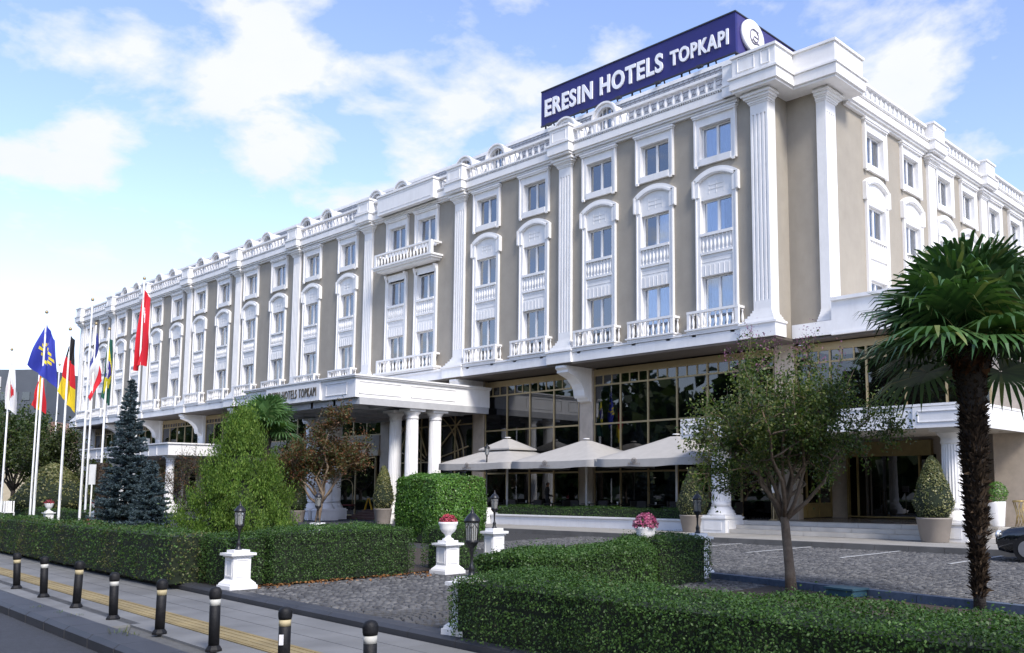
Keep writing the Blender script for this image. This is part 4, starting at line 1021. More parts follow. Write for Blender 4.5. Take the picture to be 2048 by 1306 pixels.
# ================================================================== STREET FURNITURE AND THINGS
CREAM = pm('bollard_cream_band', (.42,.35,.20), .7, .25, 14); BWHITE = pm('bollard_white_band', (.48,.47,.42), .6, .15, 8)
RUB = pm('bollard_black', (.007,.007,.008), .6, .3, 14, .2, 60, spec=.3, dirt=(.05,.045,.04), dscale=6, damt=.3)
def bollard_parts(band):
    m = MB(); m.lathe([(.105,0),(.105,.02),(.085,.045),(.07,.06)], n=8, sm=False); base = m.mesh('base', RUB)
    m = MB(); m.lathe([(.066,.05),(.066,.46),(.062,.462),(.062,.53),(.066,.532),(.066,.56)], n=18); post = m.mesh('post', RUB)
    m = MB(); m.lathe([(.0665,.465),(.0665,.528)], n=18); bd = m.mesh('reflective_band', band)
    m = MB(); m.lathe([(.070,.532),(.076,.56),(.077,.60),(.07,.625),(.052,.645),(.02,.655)], n=18); cap = m.mesh('cap', RUB)
    return base, post, bd, cap
BP = [bollard_parts(CREAM), bollard_parts(BWHITE)]
blab = ['farthest left bollard with cream band', 'second bollard from the left with whitish band', 'third bollard from the left with cream band', 'fourth bollard from the left with whitish band',
        'fifth bollard from the left with cream band', 'sixth bollard from the left with whitish band', 'cream banded bollard with a white sticker', 'nearest bollard cut off by the bottom edge']
bx = [-9.29,-7.45,-5.57,-3.81,-2.0,-.3,1.42,3.05]
tilt = [.05,.035,-.03,.02,-.012,.01,.0,.012]
for i, x in enumerate(bx):
    y = -25.17 - .053*x; t_ = thing('bollard', (x, y, -.1), 'black rubber pavement ' + blab[i] if i < 6 else 'black pavement bollard, ' + blab[i], 'bollard', 'pavement bollards')
    t_.rotation_euler = (tilt[i]*.5, -tilt[i], 0)
    for nm, me in zip(('base','post','reflective_band','cap'), BP[i % 2]): local(nm, me, t_, scale=(.88,.88,.98+.05*(i%3)))
    if i == 6: local('sticker', MB().box(-.022,.022,-.003,.003,.28,.38).mesh('sticker', WHITE), t_, (.04,-.055,0), R(38))
# --- white pedestals with lanterns or urns
def pedestal_mesh():
    m = MB()
    m.box(-.30,.30,-.30,.30,0,.07)
    pr = [(.28,.07),(.27,.10),(.22,.14),(.19,.17)]
    for (w0,z0),(w1,z1) in zip(pr[:-1], pr[1:]):
        m.add([(-w0,-w0,z0),(w0,-w0,z0),(w0,w0,z0),(-w0,w0,z0),(-w1,-w1,z1),(w1,-w1,z1),(w1,w1,z1),(-w1,w1,z1)], [(0,1,5,4),(1,2,6,5),(2,3,7,6),(3,0,4,7)])
    m.box(-.19,.19,-.19,.19,.17,.54); m.box(-.22,.22,-.22,.22,.54,.57); m.box(-.27,.27,-.27,.27,.57,.61); m.box(-.17,.17,-.17,.17,.61,.66)
    for a in (-1,1):
        for z in (.22,.50): m.box(-.13,.13,a*.19,a*.20,z-.012,z+.012); m.box(a*.19,a*.20,-.13,.13,z-.012,z+.012)
        for x in (-.13,.13): m.box(x-.012,x+.012,a*.19,a*.20,.232,.488); m.box(a*.19,a*.20,x-.012,x+.012,.232,.488)
    return m.mesh('pedestal', WHITE)
ped0 = pedestal_mesh()
LGLASS = glassm('lantern_glass', (.85,.86,.84), .08, (.5,.5,.48), .45)
def lantern_parts(stem=.36):
    m = MB(); m.lathe([(.075,0),(.075,.02),(.05,.04),(.045,.09),(.055,.11),(.03,.15),(.022,.2),(.024,stem-.04),(.04,stem-.02),(.03,stem),(.06,stem+.03),(.105,stem+.08),(.115,stem+.10)], n=12); post = m.mesh('post', BLACKM)
    b = stem+.10; m = MB()
    for k in range(6):
        a = math.pi/3*k; x, y = math.cos(a), math.sin(a); m.tube([(x*.10,y*.10,b),(x*.118,y*.118,b+.25)], .008, 4)
        a2 = a+math.pi/3; x2, y2 = math.cos(a2), math.sin(a2)
        for f in (.33,.67):
            px, py = x+(x2-x)*f, y+(y2-y)*f; m.tube([(px*.10,py*.10,b),(px*.114,py*.114,b+.17),(px*.114*.98+.0,py*.114,b+.2)], .0045, 4)
        mx_, my_ = (x+x2)/2, (y+y2)/2
        m.tube([(x*.112,y*.112,b+.16),(mx_*.116,my_*.116,b+.225),(x2*.112,y2*.112,b+.16)], .0045, 4)
    m.lathe([(.112,b-.005),(.116,b+.012)], n=6); m.lathe([(.122,b+.24),(.135,b+.255),(.13,b+.27),(.10,b+.31),(.055,b+.35),(.03,b+.365),(.035,b+.38),(.012,b+.40),(.014,b+.42),(.004,b+.445)], n=12)
    cage = m.mesh('lantern_cage', BLACKM)
    m = MB(); m.lathe([(.094,b+.01),(.108,b+.24)], n=6, sm=False); gl = m.mesh('lantern_glass', LGLASS)
    return post, cage, gl
LP = lantern_parts()
FLOW = {}
def flower_ball(nm, mats, n, rad, hz=.8, leafn=250):
    P_ = unit(rng.normal(0,1,(n,3)))*rng.uniform(.75,1.05,(n,1))*rad; P_[:,2] = np.abs(P_[:,2])*hz
    G_ = unit(rng.normal(0,1,(leafn,3)))*rng.uniform(.5,.95,(leafn,1))*rad; G_[:,2] = np.abs(G_[:,2])*hz*.8
    return quads('flowers', leaf_quads(P_, unit(P_), .05, .8, .5), mats), quads('flower_leaves', leaf_quads(G_, unit(G_), .06, .6, .6), HLEAF)
REDF = islandm('red_begonia', [(.30,.02,.04),(.42,.05,.08),(.55,.14,.18)], .6, .3, .2, (1.2,.8,.8)); PNKF = islandm('pink_begonia', [(.40,.06,.16),(.55,.16,.28),(.65,.30,.40)], .6, .3, .2, (1.2,.9,1))
um = MB(); um.lathe([(.13,0),(.13,.03),(.07,.06),(.065,.10),(.085,.13),(.15,.18),(.19,.25),(.185,.28),(.215,.33),(.22,.37),(.20,.375),(.19,.34)], n=24); URN = um.mesh('urn', WHITE)
def ped_lamp(loc, label, sc=1., lamp=True, hz=1.):
    p = thing('lamp_pedestal', loc, label + ' on white pedestal', 'lamp', 'white pedestals with lanterns')
    o = local('pedestal', ped0, p, scale=(.82,.82,hz))
    for nm, me in zip(('lantern_post','lantern_cage','lantern_glass'), LP): local(nm, me, p, (0,0,.66*hz), R(15), scale=(.74,.74,.92))
def ped_urn(loc, label, fl, sc=1.):
    p = thing('pedestal_urn', loc, label, 'urn', 'white pedestals with flower urns'); local('pedestal', ped0, p, scale=(.86,.86,1))
    u = local('urn', URN, p, (0,0,.66), scale=(.9,.9,1)); a, b = fl; local('flowers', a, u, (0,0,.36)); local('flower_leaves', b, u, (0,0,.36))
    return p
ped_lamp((-5.42,-22.42,.0), 'black lantern left of the cobbled drive')
ped_lamp((1.38,-22.86,.0), 'nearest black lantern, rising out of the foreground hedge')
ped_lamp((-5.5,-16.58,.0), 'black lantern beyond the flower urn, left side of the drive', hz=1.28)
ped_lamp((-.80,-15.45,.0), 'black lantern beside the car park at the end of the hedge', hz=1.28)
b_ = ground_at(644, 23.5); ped_lamp(b_, 'black lantern behind the trunk of the autumn tree', hz=1.28)
ped_urn((-5.05,-18.2,0), 'white urn with red begonias on pedestal beside the drive', flower_ball('r', REDF, 420, .2))
ped_urn(ground_at(1290,16.5), 'white bowl of pink flowers at end of the right drive hedge', flower_ball('p', PNKF, 700, .25, 1.0))
for i, (px_, dp, lb) in enumerate([(113,43,'distant white urn with red flowers behind the German flag pole'),(206,43,'distant white urn with red flowers behind the Brazilian flag pole')]):
    ped_urn(ground_at(px_, dp), lb, flower_ball('d%d'%i, REDF, 260, .24))
# --- tall lamp post at the planter pier
p = thing('lamp_post', (-22.88,-2.1,.84), 'tall black lamp post on the white planter pier by the parasols', 'lamp post')
m = MB(); m.lathe([(.12,0),(.12,.05),(.07,.12),(.085,.2),(.05,.32),(.04,.6),(.05,.64),(.035,.7),(.032,2.35),(.05,2.4),(.03,2.45)], n=14); local('post', m.mesh('post', BLACKM), p)
m = MB()
for k in range(6): a = math.pi/3*k; m.tube([(.07*math.cos(a),.07*math.sin(a),2.45),(.12*math.cos(a),.12*math.sin(a),2.75)], .009, 4)
m.lathe([(.14,2.75),(.15,2.77),(.10,2.84),(.04,2.88),(.02,2.93),(.005,3.0)], n=12); m.lathe([(.05,2.43),(.075,2.45)], n=6); local('lantern_cage', m.mesh('lantern_cage', BLACKM), p)
local('lantern_glass', MB().lathe([(.064,2.46),(.112,2.75)], n=6, sm=False).mesh('lantern_glass', LGLASS), p)
# --- parasols
CANV = pm('parasol_canvas', (.40,.38,.35), .9, .06, 3, .1, 200); CLOGO = pm('parasol_print', (.22,.19,.17), .9, .1, 5)
def parasol(cx, cy, label, vent):
    p = thing('parasol', (cx, cy, .31), label, 'parasol', 'large square parasols on the terrace')
    hx, hy, z0, zp = 2.62, 2.15, 2.62, 3.55
    m = MB(); cor = [(-hx,-hy),(hx,-hy),(hx,hy),(-hx,hy)]
    n = 10; ring = lambda k: None
    rows = []
    for j in range(n+1):
        u = j/n; r_ = 1-u*.93; zz_ = z0 + (zp-z0)*(u**.9) - .10*math.sin(u*math.pi)*.6; row = []
        for s_ in range(4):
            a, b = cor[s_], cor[(s_+1)%4]
            for q in range(8):
                f = q/8; x, y = a[0]+(b[0]-a[0])*f, a[1]+(b[1]-a[1])*f; sag = .07*math.sin(f*math.pi)*(1-u)
                row.append((x*r_, y*r_, zz_ - sag*.6 + (.0 if s_ % 2 else 0)))
        rows.append(row)
    vs = [v for r_ in rows for v in r_]; fs = [(j*32+i, j*32+(i+1)%32, (j+1)*32+(i+1)%32, (j+1)*32+i) for j in range(n) for i in range(32)]
    m.add(vs, fs, 0, True); m.add(rows[-1], [tuple(range(32))], 0)
    low = [(x*1.004, y*1.004, z-.30-.02*math.sin(i*1.7)) for i, (x,y,z) in enumerate(rows[0])]
    m.add(rows[0]+low, [(i,(i+1)%32,32+(i+1)%32,32+i) for i in range(32)], 0, True)
    local('canopy', m.mesh('canopy', CANV), p)
    if vent:
        m = MB(); w, w2, za, zb = 1.12, .9, zp-.22, zp+.28
        m.add([(-w,-w2,za),(w,-w2,za),(w,w2,za),(-w,w2,za),(-.12,-.12,zb),(.12,-.12,zb),(.12,.12,zb),(-.12,.12,zb),(-w,-w2,za-.07),(w,-w2,za-.07),(w,w2,za-.07),(-w,w2,za-.07)], [(0,1,5,4),(1,2,6,5),(2,3,7,6),(3,0,4,7),(4,5,6,7),(8,9,1,0),(9,10,2,1),(10,11,3,2),(11,8,0,3)])
        local('vent_cap', m.mesh('vent_cap', CANV), p)
    m = MB(); m.lathe([(.05,0),(.05,3.55)], n=12); m.lathe([(.35,0),(.35,.07),(.06,.09)], n=16); m.lathe([(.16,3.62 + (.26 if vent else 0)),(.14,3.66 + (.26 if vent else 0))], n=12); local('pole', m.mesh('pole', WHITE), p)
    m = MB()
    for a, b in [(c[0], c[1]) for c in cor] + [(0,-hy),(0,hy),(hx,0),(-hx,0)]: m.tube([(0,0,3.4),(a*.97,b*.97,z0-.05)], .015, 4)
    local('ribs', m.mesh('ribs', WHITE), p)
    yield_.clear()
    for o in list(place_text('letter', 'ERESIN', .62, .085, .002, CLOGO, None, (0,0,0), 0)): o.parent = p; o.location = (-.75,-hy-.03,z0-.27)
    m = MB(); m.tube([(.13*math.cos(a), -.006, .09*math.sin(a)) for a in np.linspace(0,2*math.pi,20)], .011, 4); m.tube([(-.03+.06*math.cos(a),-.006,.05*math.sin(a)) for a in np.linspace(.6,5.6,12)], .009, 4); m.tube([(.03,-.006,-.05),(.03,-.006,.05),(.08,-.006,.04)], .009, 4)
    local('emblem', m.mesh('emblem', CLOGO), p, (-.44,-hy-.03,z0-.09))
parasol(-23.75,-.05,'taupe parasol with vented double top, left of the terrace', True)
parasol(-18.42,-.05,'middle taupe parasol of the dining terrace', False)
parasol(-13.3,-.05,'right taupe parasol next to the porch', False)
# --- terrace chairs and tables
RATT = pm('dark_rattan', (.018,.014,.012), .7, .3, 40); CUSH = pm('white_cushion', (.7,.68,.64), .9, .05, 5)
def chair_meshes():
    m = MB(); 
    for x in (-.22,.22):
        for y in (-.2,.2): m.tube([(x,y,0),(x*.96,y*.96,.42)], .016, 6)
    legs = m.mesh('legs', RATT)
    seat = MB().box(-.25,.25,-.24,.24,.42,.46).mesh('seat', RATT)
    m = MB(); m.ext([(-.25,.2),(-.25,.24),(.25,.24),(.25,.2)], 'z', .46, .88); m.box(-.27,-.22,-.2,.2,.62,.66); m.box(.22,.27,-.2,.2,.62,.66); m.tube([(-.25,-.2,.46),(-.25,-.2,.64)], .015, 5); m.tube([(.25,-.2,.46),(.25,-.2,.64)], .015, 5)
    back = m.mesh('backrest', RATT); cu = MB().box(-.21,.21,-.2,.18,.46,.52).mesh('cushion', CUSH)
    return legs, seat, back, cu
CM = chair_meshes()
m = MB(); m.lathe([(.22,0),(.22,.02),(.03,.05),(.03,.70)], n=14); TLEG = m.mesh('leg', RATT); m = MB(); m.lathe([(.40,.70),(.40,.73)], n=24); TTOP = m.mesh('table_top', RATT)
CNDL = MB().lathe([(.035,0),(.04,.10)], n=10).mesh('candle_glass', CUSH)
tx = [-25.0,-23.0,-20.9,-18.8,-16.8,-14.9,-12.9,-11.6]
ordn = ['first','second','third','fourth','fifth','sixth','seventh','eighth']
for i, x in enumerate(tx):
    y = .25 + (.3 if i % 2 else 0)
    t_ = thing('terrace_table', (x, y, .31), ordn[i] + ' dark round terrace table counted from the left, under the parasols', 'table', 'terrace tables'); local('leg', TLEG, t_); local('table_top', TTOP, t_)
    c_ = thing('table_candle', (x+.1, y-.12, 1.04), 'small white candle glass on the ' + ordn[i] + ' terrace table from the left', 'candle', 'candle glasses'); local('glass', CNDL, c_)
    for k, (dx_, dy_, rz_) in enumerate(((-.72,0,R(90)),(.72,0,R(-90)),(0,-.72,R(180)))):
        c_ = thing('terrace_chair', (x+dx_, y+dy_, .31), 'dark rattan chair, %s side of %s terrace table from left' % (('left','right','street')[k], ordn[i]), 'chair', 'terrace chairs', rz_)
        for nm, me in zip(('legs','seat','backrest','cushion'), CM): local(nm, me, c_)
# --- waiter
def person(loc, rotz, label, H=1.76):
    p = thing('person', loc, label, 'person', rotz=rotz)
    J = {'pel':(0,0,.95),'sp':(0,.01,1.15),'ch':(0,.0,1.36),'ne':(0,.0,1.50),'h0':(0,-.02,1.60),'h1':(0,-.02,1.71)}
    for s_, n_ in ((-1,'l'),(1,'r')):
        J.update({'hip'+n_:(s_*.09,0,.90),'kn'+n_:(s_*.10,-.03,.50),'an'+n_:(s_*.10,.02,.09),'to'+n_:(s_*.11,-.16,.03),'sh'+n_:(s_*.19,0,1.42),'el'+n_:(s_*.25,.05,1.14),'wr'+n_:(s_*.20,-.20,1.05),'ha'+n_:(s_*.17,-.28,1.06)})
    rad = {'pel':.15,'sp':.13,'ch':.16,'ne':.06,'h0':.085,'h1':.095,'hip':.095,'kn':.062,'an':.045,'to':.04,'sh':.07,'el':.048,'wr':.032,'ha':.035}
    E_ = [('pel','sp'),('sp','ch'),('ch','ne'),('ne','h0'),('h0','h1')]
    for n_ in 'lr': E_ += [('pel','hip'+n_),('hip'+n_,'kn'+n_),('kn'+n_,'an'+n_),('an'+n_,'to'+n_),('ch','sh'+n_),('sh'+n_,'el'+n_),('el'+n_,'wr'+n_),('wr'+n_,'ha'+n_)]
    ks = list(J); me = bpy.data.meshes.new('body'); me.from_pydata([J[k] for k in ks], [(ks.index(a), ks.index(b)) for a, b in E_], [])
    o = bpy.data.objects.new('body_src', me); COL.objects.link(o)
    md = o.modifiers.new('s', 'SKIN'); 
    for i, k in enumerate(ks):
        r_ = rad.get(k, rad.get(k[:-1])); me.skin_vertices[0].data[i].radius = (r_, r_*(.72 if k in ('pel','sp','ch') else 1))
    me.skin_vertices[0].data[0].use_root = True
    o.modifiers.new('d', 'SUBSURF').levels = 2
    dg = bpy.context.evaluated_depsgraph_get(); bm_ = bpy.data.meshes.new_from_object(o.evaluated_get(dg)); bpy.data.objects.remove(o)
    suit = pm('black_uniform', (.012,.012,.015), .8, .2, 6); skin = pm('skin', (.42,.24,.16), .6, .05, 5); hair = pm('dark_hair', (.012,.009,.007), .6, .2, 20)
    bm_.materials.clear(); [bm_.materials.append(x) for x in (suit, skin, hair)]
    for f in bm_.polygons:
        c = f.center; f.material_index = 1 if (c.z > 1.5 or (abs(c.x) < .24 and c.y < -.21 and .95 < c.z < 1.15)) else 0
        if c.z > 1.66 or (c.z > 1.56 and c.y > .01): f.material_index = 2
        f.use_smooth = True
    bm_.name = 'body'; local('body', bm_, p)
person((-21.75,.75,.31), R(150), 'person in black uniform standing among the terrace tables')
# --- planters with cone shrubs
VARI = islandm('variegated_leaf', [(.05,.065,.016),(.09,.11,.03),(.17,.17,.06),(.26,.24,.10)], .45, .45, .2)
POTM = pm('taupe_planter', (.26,.225,.19), .65, .08, 3); DKCONE = islandm('cone_leaf', [(.02,.035,.01),(.04,.055,.015),(.07,.08,.025)], .5, .4, .2)
def cone_shrub(loc, Hc, Rc, hp, rp, label, lm, n=5200, leaf=.06, pot=POTM):
    p = thing('potted_shrub', loc, label, 'potted plant', 'potted cone shrubs')
    m = MB(); m.lathe([(rp*.74,0),(rp*.76,.02),(rp*.98,hp-.05),(rp,hp-.04),(rp,hp),(rp*.93,hp),(rp*.92,hp-.06)], n=28); local('planter', m.mesh('planter', pot), p)
    u = rng.random(n)**.75; zz_ = u*Hc; prof = Rc*np.minimum(1, .62+1.6*u)*(1-u)**.62 + .02; a = rng.uniform(0,2*math.pi,n); rr = prof*rng.uniform(.86,1.03,n)
    P_ = np.stack([rr*np.cos(a), rr*np.sin(a), zz_+hp-.03], 1); Nn = np.stack([np.cos(a), np.sin(a), 0*a+.45], 1); P_ = P_ + Nn*(lump(P_+np.array([loc[0],loc[1],0]), 4)*.035)[:,None]
    local('foliage', quads('foliage', leaf_quads(P_, Nn, leaf, .6, .6), lm), p)
    m = MB(); m.lathe([(Rc*.55,hp-.05),(Rc*.86,hp+Hc*.22),(Rc*.6,hp+Hc*.55),(Rc*.22,hp+Hc*.85)], n=14); local('inner_branches', m.mesh('inner_branches', CORE), p)
cone_shrub((-10.45,-2.75,.14), 1.75, .68, .62, .5, 'variegated cone shrub in taupe planter at the left porch column', VARI)
cone_shrub((-1.25,-3.15,.14), 1.85, .68, .72, .52, 'variegated cone shrub in taupe planter at the right porch steps', VARI)
cone_shrub(ground_at(603, 47.5), 2.0, .55, .6, .42, 'dark cone shrub in planter left of the main entrance', DKCONE, 2500, .08)
cone_shrub(ground_at(772, 45.0), 2.1, .6, .75, .45, 'brownish cone shrub in planter right of the main entrance steps', VARI, 3000, .08)
cone_shrub(ground_at(118, 56), 3.0, 2.6, .3, 1.6, 'wide rounded variegated shrub behind the flagpoles', VARI, 6000, .14)
cone_shrub(ground_at(188, 66), 2.3, .8, .6, .5, 'small cone shrub before the far left porch', DKCONE, 1500, .12)
# white tall planter with a ball shrub, brass stand beside it
p = thing('potted_shrub', (-.15,-1.1,.56), 'small round shrub in tall white planter at the porch wall', 'potted plant'); m = MB(); m.lathe([(.20,0),(.21,.02),(.27,.72),(.27,.76),(.24,.76)], n=24); local('planter', m.mesh('planter', WHITE), p)
P_ = unit(rng.normal(0,1,(1500,3)))*rng.uniform(.85,1.05,(1500,1))*.34; local('foliage', quads('foliage', leaf_quads(P_+np.array([0,0,1.02]), unit(P_), .05, .6, .5), BLEAF), p)
p = thing('brass_stand', (.45,-.9,.56), 'openwork brass ashtray stand beside the white planter', 'stand'); m = MB()
for k in range(8): a = math.pi/4*k; m.tube([(.14*math.cos(a),.14*math.sin(a),0),(.08*math.cos(a+.6),.08*math.sin(a+.6),.35),(.17*math.cos(a+1.1),.17*math.sin(a+1.1),.75)], .012, 5)
local('bars', m.mesh('bars', MATS['dull_brass']), p); local('tray', MB().lathe([(.19,.75),(.19,.79),(.15,.8)], n=20).mesh('tray', MATS['dull_brass']), p)
# notice on a brass stand and rope posts near the porch
p = thing('notice_stand', (-8.15,-.95,.56), 'small white notice on a brass stand at the top of the porch steps', 'sign'); m = MB(); m.lathe([(.17,0),(.17,.02),(.03,.05),(.018,.08),(.018,1.0)], n=16); local('stand', m.mesh('stand', GOLD), p); local('notice', MB().box(-.2,.2,-.015,.015,1.0,1.28).mesh('notice', WHITE), p, rotz=R(20))
p = thing('brass_post', (-8.75,.1,.56), 'square brass barrier post behind the left porch column', 'post'); m = MB()
for x in (-.13,.13): m.tube([(x,0,0),(x,0,1.05)], .018, 6)
m.tube([(-.13,0,1.05),(.13,0,1.05)], .018, 6); m.tube([(0,0,0),(0,0,1.15)], .03, 8); m.box(-.16,.16,-.05,.05,0,.02); local('frame', m.mesh('frame', GOLD), p)
# --- wet floor signs, luggage trolley at the main entrance
YEL = pm('yellow_plastic', (.75,.47,.02), .5, .06, 6)
for (px_, lb, rz_) in ((676,'left yellow wet floor sign on the entrance steps',R(20)),(743,'right yellow folding wet floor sign on the entrance steps',R(-50))):
    b_ = ground_at(px_, 52.3); b_.z = .52; p = thing('wet_floor_sign', b_, lb, 'sign', 'wet floor signs', rz_)
    for s_ in (-1,1):
        m = MB(); m.add([(-.16,s_*.2,0),(.16,s_*.2,0),(.11,s_*.02,.66),(-.11,s_*.02,.66),(-.16,s_*.215,0),(.16,s_*.215,0),(.11,s_*.035,.66),(-.11,s_*.035,.66)], [(0,1,2,3),(4,5,6,7),(0,1,5,4),(1,2,6,5),(2,3,7,6),(3,0,4,7)]); local('board', m.mesh('board', YEL), p)
b_ = ground_at(697, 53.0); b_.z = .52; p = thing('luggage_trolley', b_, 'brass luggage trolley with arched rail in the main entrance', 'trolley', rotz=R(30))
m = MB(); m.tube([(-.45,0,.3),(-.45,0,1.3)] + [(-.45*math.cos(a),0,1.3+.45*math.sin(a)) for a in np.linspace(.2,2.9,10)] + [(.45,0,1.3),(.45,0,.3)], .025, 6); local('rail', m.mesh('rail', GOLD), p)
local('deck', MB().box(-.5,.5,-.28,.28,.22,.3).mesh('deck', pm('dark_red_carpet', (.10,.02,.02), .9)), p)
for s_ in (-.38,.38):
    for t2 in (-.2,.2): local('wheel', MB().ext(arc(0,.11,.11,0,2*math.pi*15/16,15), 'y', -.02, .02).mesh('wheel', BLACKM), p, (s_, t2, 0))
# --- flagpoles and flags
POLE = pm('flagpole_white', (.78,.78,.76), .4, .05, 3)
def flag(px_, ytop, dep, label, cols=None, quad=None, seed=0, refy=860, pat=None, r=.055):
    g = ground_at(px_, dep); tp = at(px_, ytop, dep).z
    # horizontal position taken at mid height of the pole
    q = at(px_, refy, dep); g = Vector((q.x, q.y, 0))
    p = thing('flagpole', g, label + ('' if cols else ', without a flag'), 'flagpole', 'flagpoles')
    m = MB(); m.lathe([(r*1.1,0),(r,.3),(r*.6,tp-.05)], n=10); local('pole', m.mesh('pole', POLE), p)
    m = MB(); m.lathe([(.02,0),(.06,.03),(.075,.08),(.05,.14),(.01,.17)], n=10, z0=tp-.06); local('finial', m.mesh('finial', GOLD), p)
    m = MB(); m.tube([(r*1.3,0,1.2),(r*1.05,.0,tp-.2)], .008, 4); local('halyard', m.mesh('halyard', POLE), p)
    if not cols: return
    rs = np.random.default_rng(seed); nu, nv = 30, 30; mats = [pm('flag_%s' % '_'.join('%02d' % int(c*50) for c in cc), cc, .8, .05, 6) for cc in cols]
    ph = rs.uniform(0,6); pd = Vector((-RT.y, RT.x, 0)); HT, FT, FB, HB = [np.array(q) for q in quad]; vs = []; fs = []; mi = []
    for i in range(nu+1):
        u = i/nu
        for j in range(nv+1):
            v = j/nv; a = HT*(1-u)*(1-v) + FT*u*(1-v) + FB*u*v + HB*(1-u)*v
            x = a[0] + .05*math.sin(v*7+ph)*math.sin(u*math.pi); z = tp + a[1] + .06*math.sin(u*8+ph)*v
            dpt = .16*math.sin(u*10+ph+v*2.2) + .07*math.sin(u*19+2*ph-v*4); dpt *= min(1, .25+v*1.2)
            pt = RT*x + pd*(dpt + .02); vs.append((pt.x, pt.y, z))
    for i in range(nu):
        for j in range(nv):
            fs.append((i*(nv+1)+j, (i+1)*(nv+1)+j, (i+1)*(nv+1)+j+1, i*(nv+1)+j+1)); mi.append(pat((i+.5)/nu, (j+.5)/nv))
    m = MB(); m.v = vs; m.f = fs; m.m = mi; m.s = [True]*len(fs); local('flag', m.mesh('flag', mats), p)
BLK,RED,YLW = (.012,.012,.014),(.55,.012,.02),(.72,.52,.015)
def stars_pat(u, v):
    for k in range(12):
        a = 2*math.pi*k/12
        if (u*1.5-.75-.30*math.cos(a))**2 + (v-.5-.30*math.sin(a))**2 < .0032: return 1
    return 0
def brazil(u, v):
    x, y = (u-.5)*1.45, v-.5
    if x*x+y*y < .045: return 2 if abs(y-.06-.12*x) > .022 else 3
    return 1 if abs(x)/.60 + abs(y)/.38 < 1 else 0
def turkey(u, v):
    x, y = u*1.5-.5, v-.5
    if x*x+y*y < .0625 and (x-.0625)**2+y*y > .04: return 1
    return 1 if (x-.33)**2+y*y < .012 else 0
flag(78, 620, 40, 'tall flagpole with the blue European flag', [(.03,.045,.36),(.75,.6,.03)], [(.02,-.5),(.42,-1.25),(.60,-3.35),(-.68,-2.35)], 1, pat=lambda u, v: stars_pat(v, u))
flag(128, 655, 39.5, 'flagpole with the black, red and yellow flag', [BLK,RED,YLW], [(.0,-.25),(.24,-.6),(.34,-3.65),(-.32,-2.8)], 2, pat=lambda u, v: min(2, int(v*3)))
flag(169.5, 594, 41, 'bare flagpole between the French and the German flags')
flag(179.7, 644, 47, 'flagpole with the blue, white and red flag', [(.03,.04,.22),(.75,.75,.75),(.62,.015,.03)], [(.1,-.45),(.45,-3.0),(-.05,-4.1),(-.3,-2.0)], 4, pat=lambda u, v: min(2, int(u*3)))
flag(207, 655, 41, 'flagpole with the green flag with yellow diamond and blue disc', [(.012,.09,.06),(.65,.55,.03),(.05,.04,.25),(.7,.7,.7)], [(.0,-.3),(.16,-.5),(.22,-3.5),(-.24,-3.0)], 5, pat=lambda u, v: brazil(v, u))
flag(279, 553, 42, 'flagpole with the red flag with white crescent and star', [(.62,.012,.035),(.75,.75,.75)], [(.0,-.45),(.30,-.9),(.26,-4.0),(-.26,-4.3)], 6, refy=740, pat=lambda u, v: turkey(v, u))
flag(12.5, 697, 48, 'leftmost flagpole with the white flag with red disc', [(.75,.75,.76),(.6,.02,.03)], [(.0,-.4),(.16,-.8),(.42,-3.4),(-.1,-3.1)], 7, pat=lambda u, v: 1 if ((u-.5)*1.)**2+((v-.6)*1.5)**2 < .06 else 0)
flag(71, 742, 50, 'flagpole with the red and yellow flag behind the blue European flag', [RED,YLW], [(.0,-.2),(.3,-.45),(.4,-2.3),(-.25,-1.9)], 8, pat=lambda u, v: 1 if .28 < u < .72 else 0)
flag(111, 728, 62, 'distant thin flagpole before the grey building')
# small sign post on the lawn
p = thing('sign_post', Vector((at(183,980,41).x, at(183,980,41).y, 0)), 'narrow white sign post among the flagpoles', 'sign'); m = MB(); m.lathe([(.035,0),(.03,1.9)], n=8); local('post', m.mesh('post', POLE), p); local('plate', MB().box(-.16,.16,-.02,.02,1.9,2.8).mesh('plate', POLE), p, rotz=R(35))
# --- far left porch, air conditioner
m = MB(); m.box(-75.5,-56.5,-3.0,1.3,4.1,4.9); m.box(-75.6,-56.4,-3.1,1.3,4.9,5.0)
for x in np.arange(-75,-57,1.5): m.box(x,x+.08,-3.04,-3.0,4.15,4.85)
fp = m.build('far_porch_canopy', WHITE, HOTEL)
for x in (-74.5,-66,-57.5): put('column', column_mesh(.3,0,4.1,.45,12).mesh('column', WHITE), fp, (x,-2.4,0))
m = MB(); m.box(-70.6,-69.4,.2,.7,5.0,5.9); ac = m.build('air_conditioner', pm('ac_grey', (.6,.6,.58), .6), HOTEL)
put('fan_grille', MB().ext(arc(0,0,.32,0,2*math.pi*19/20,19), 'y', -.03, 0).mesh('fan_grille', BLACKM), ac, (-69.85,.2,5.45))
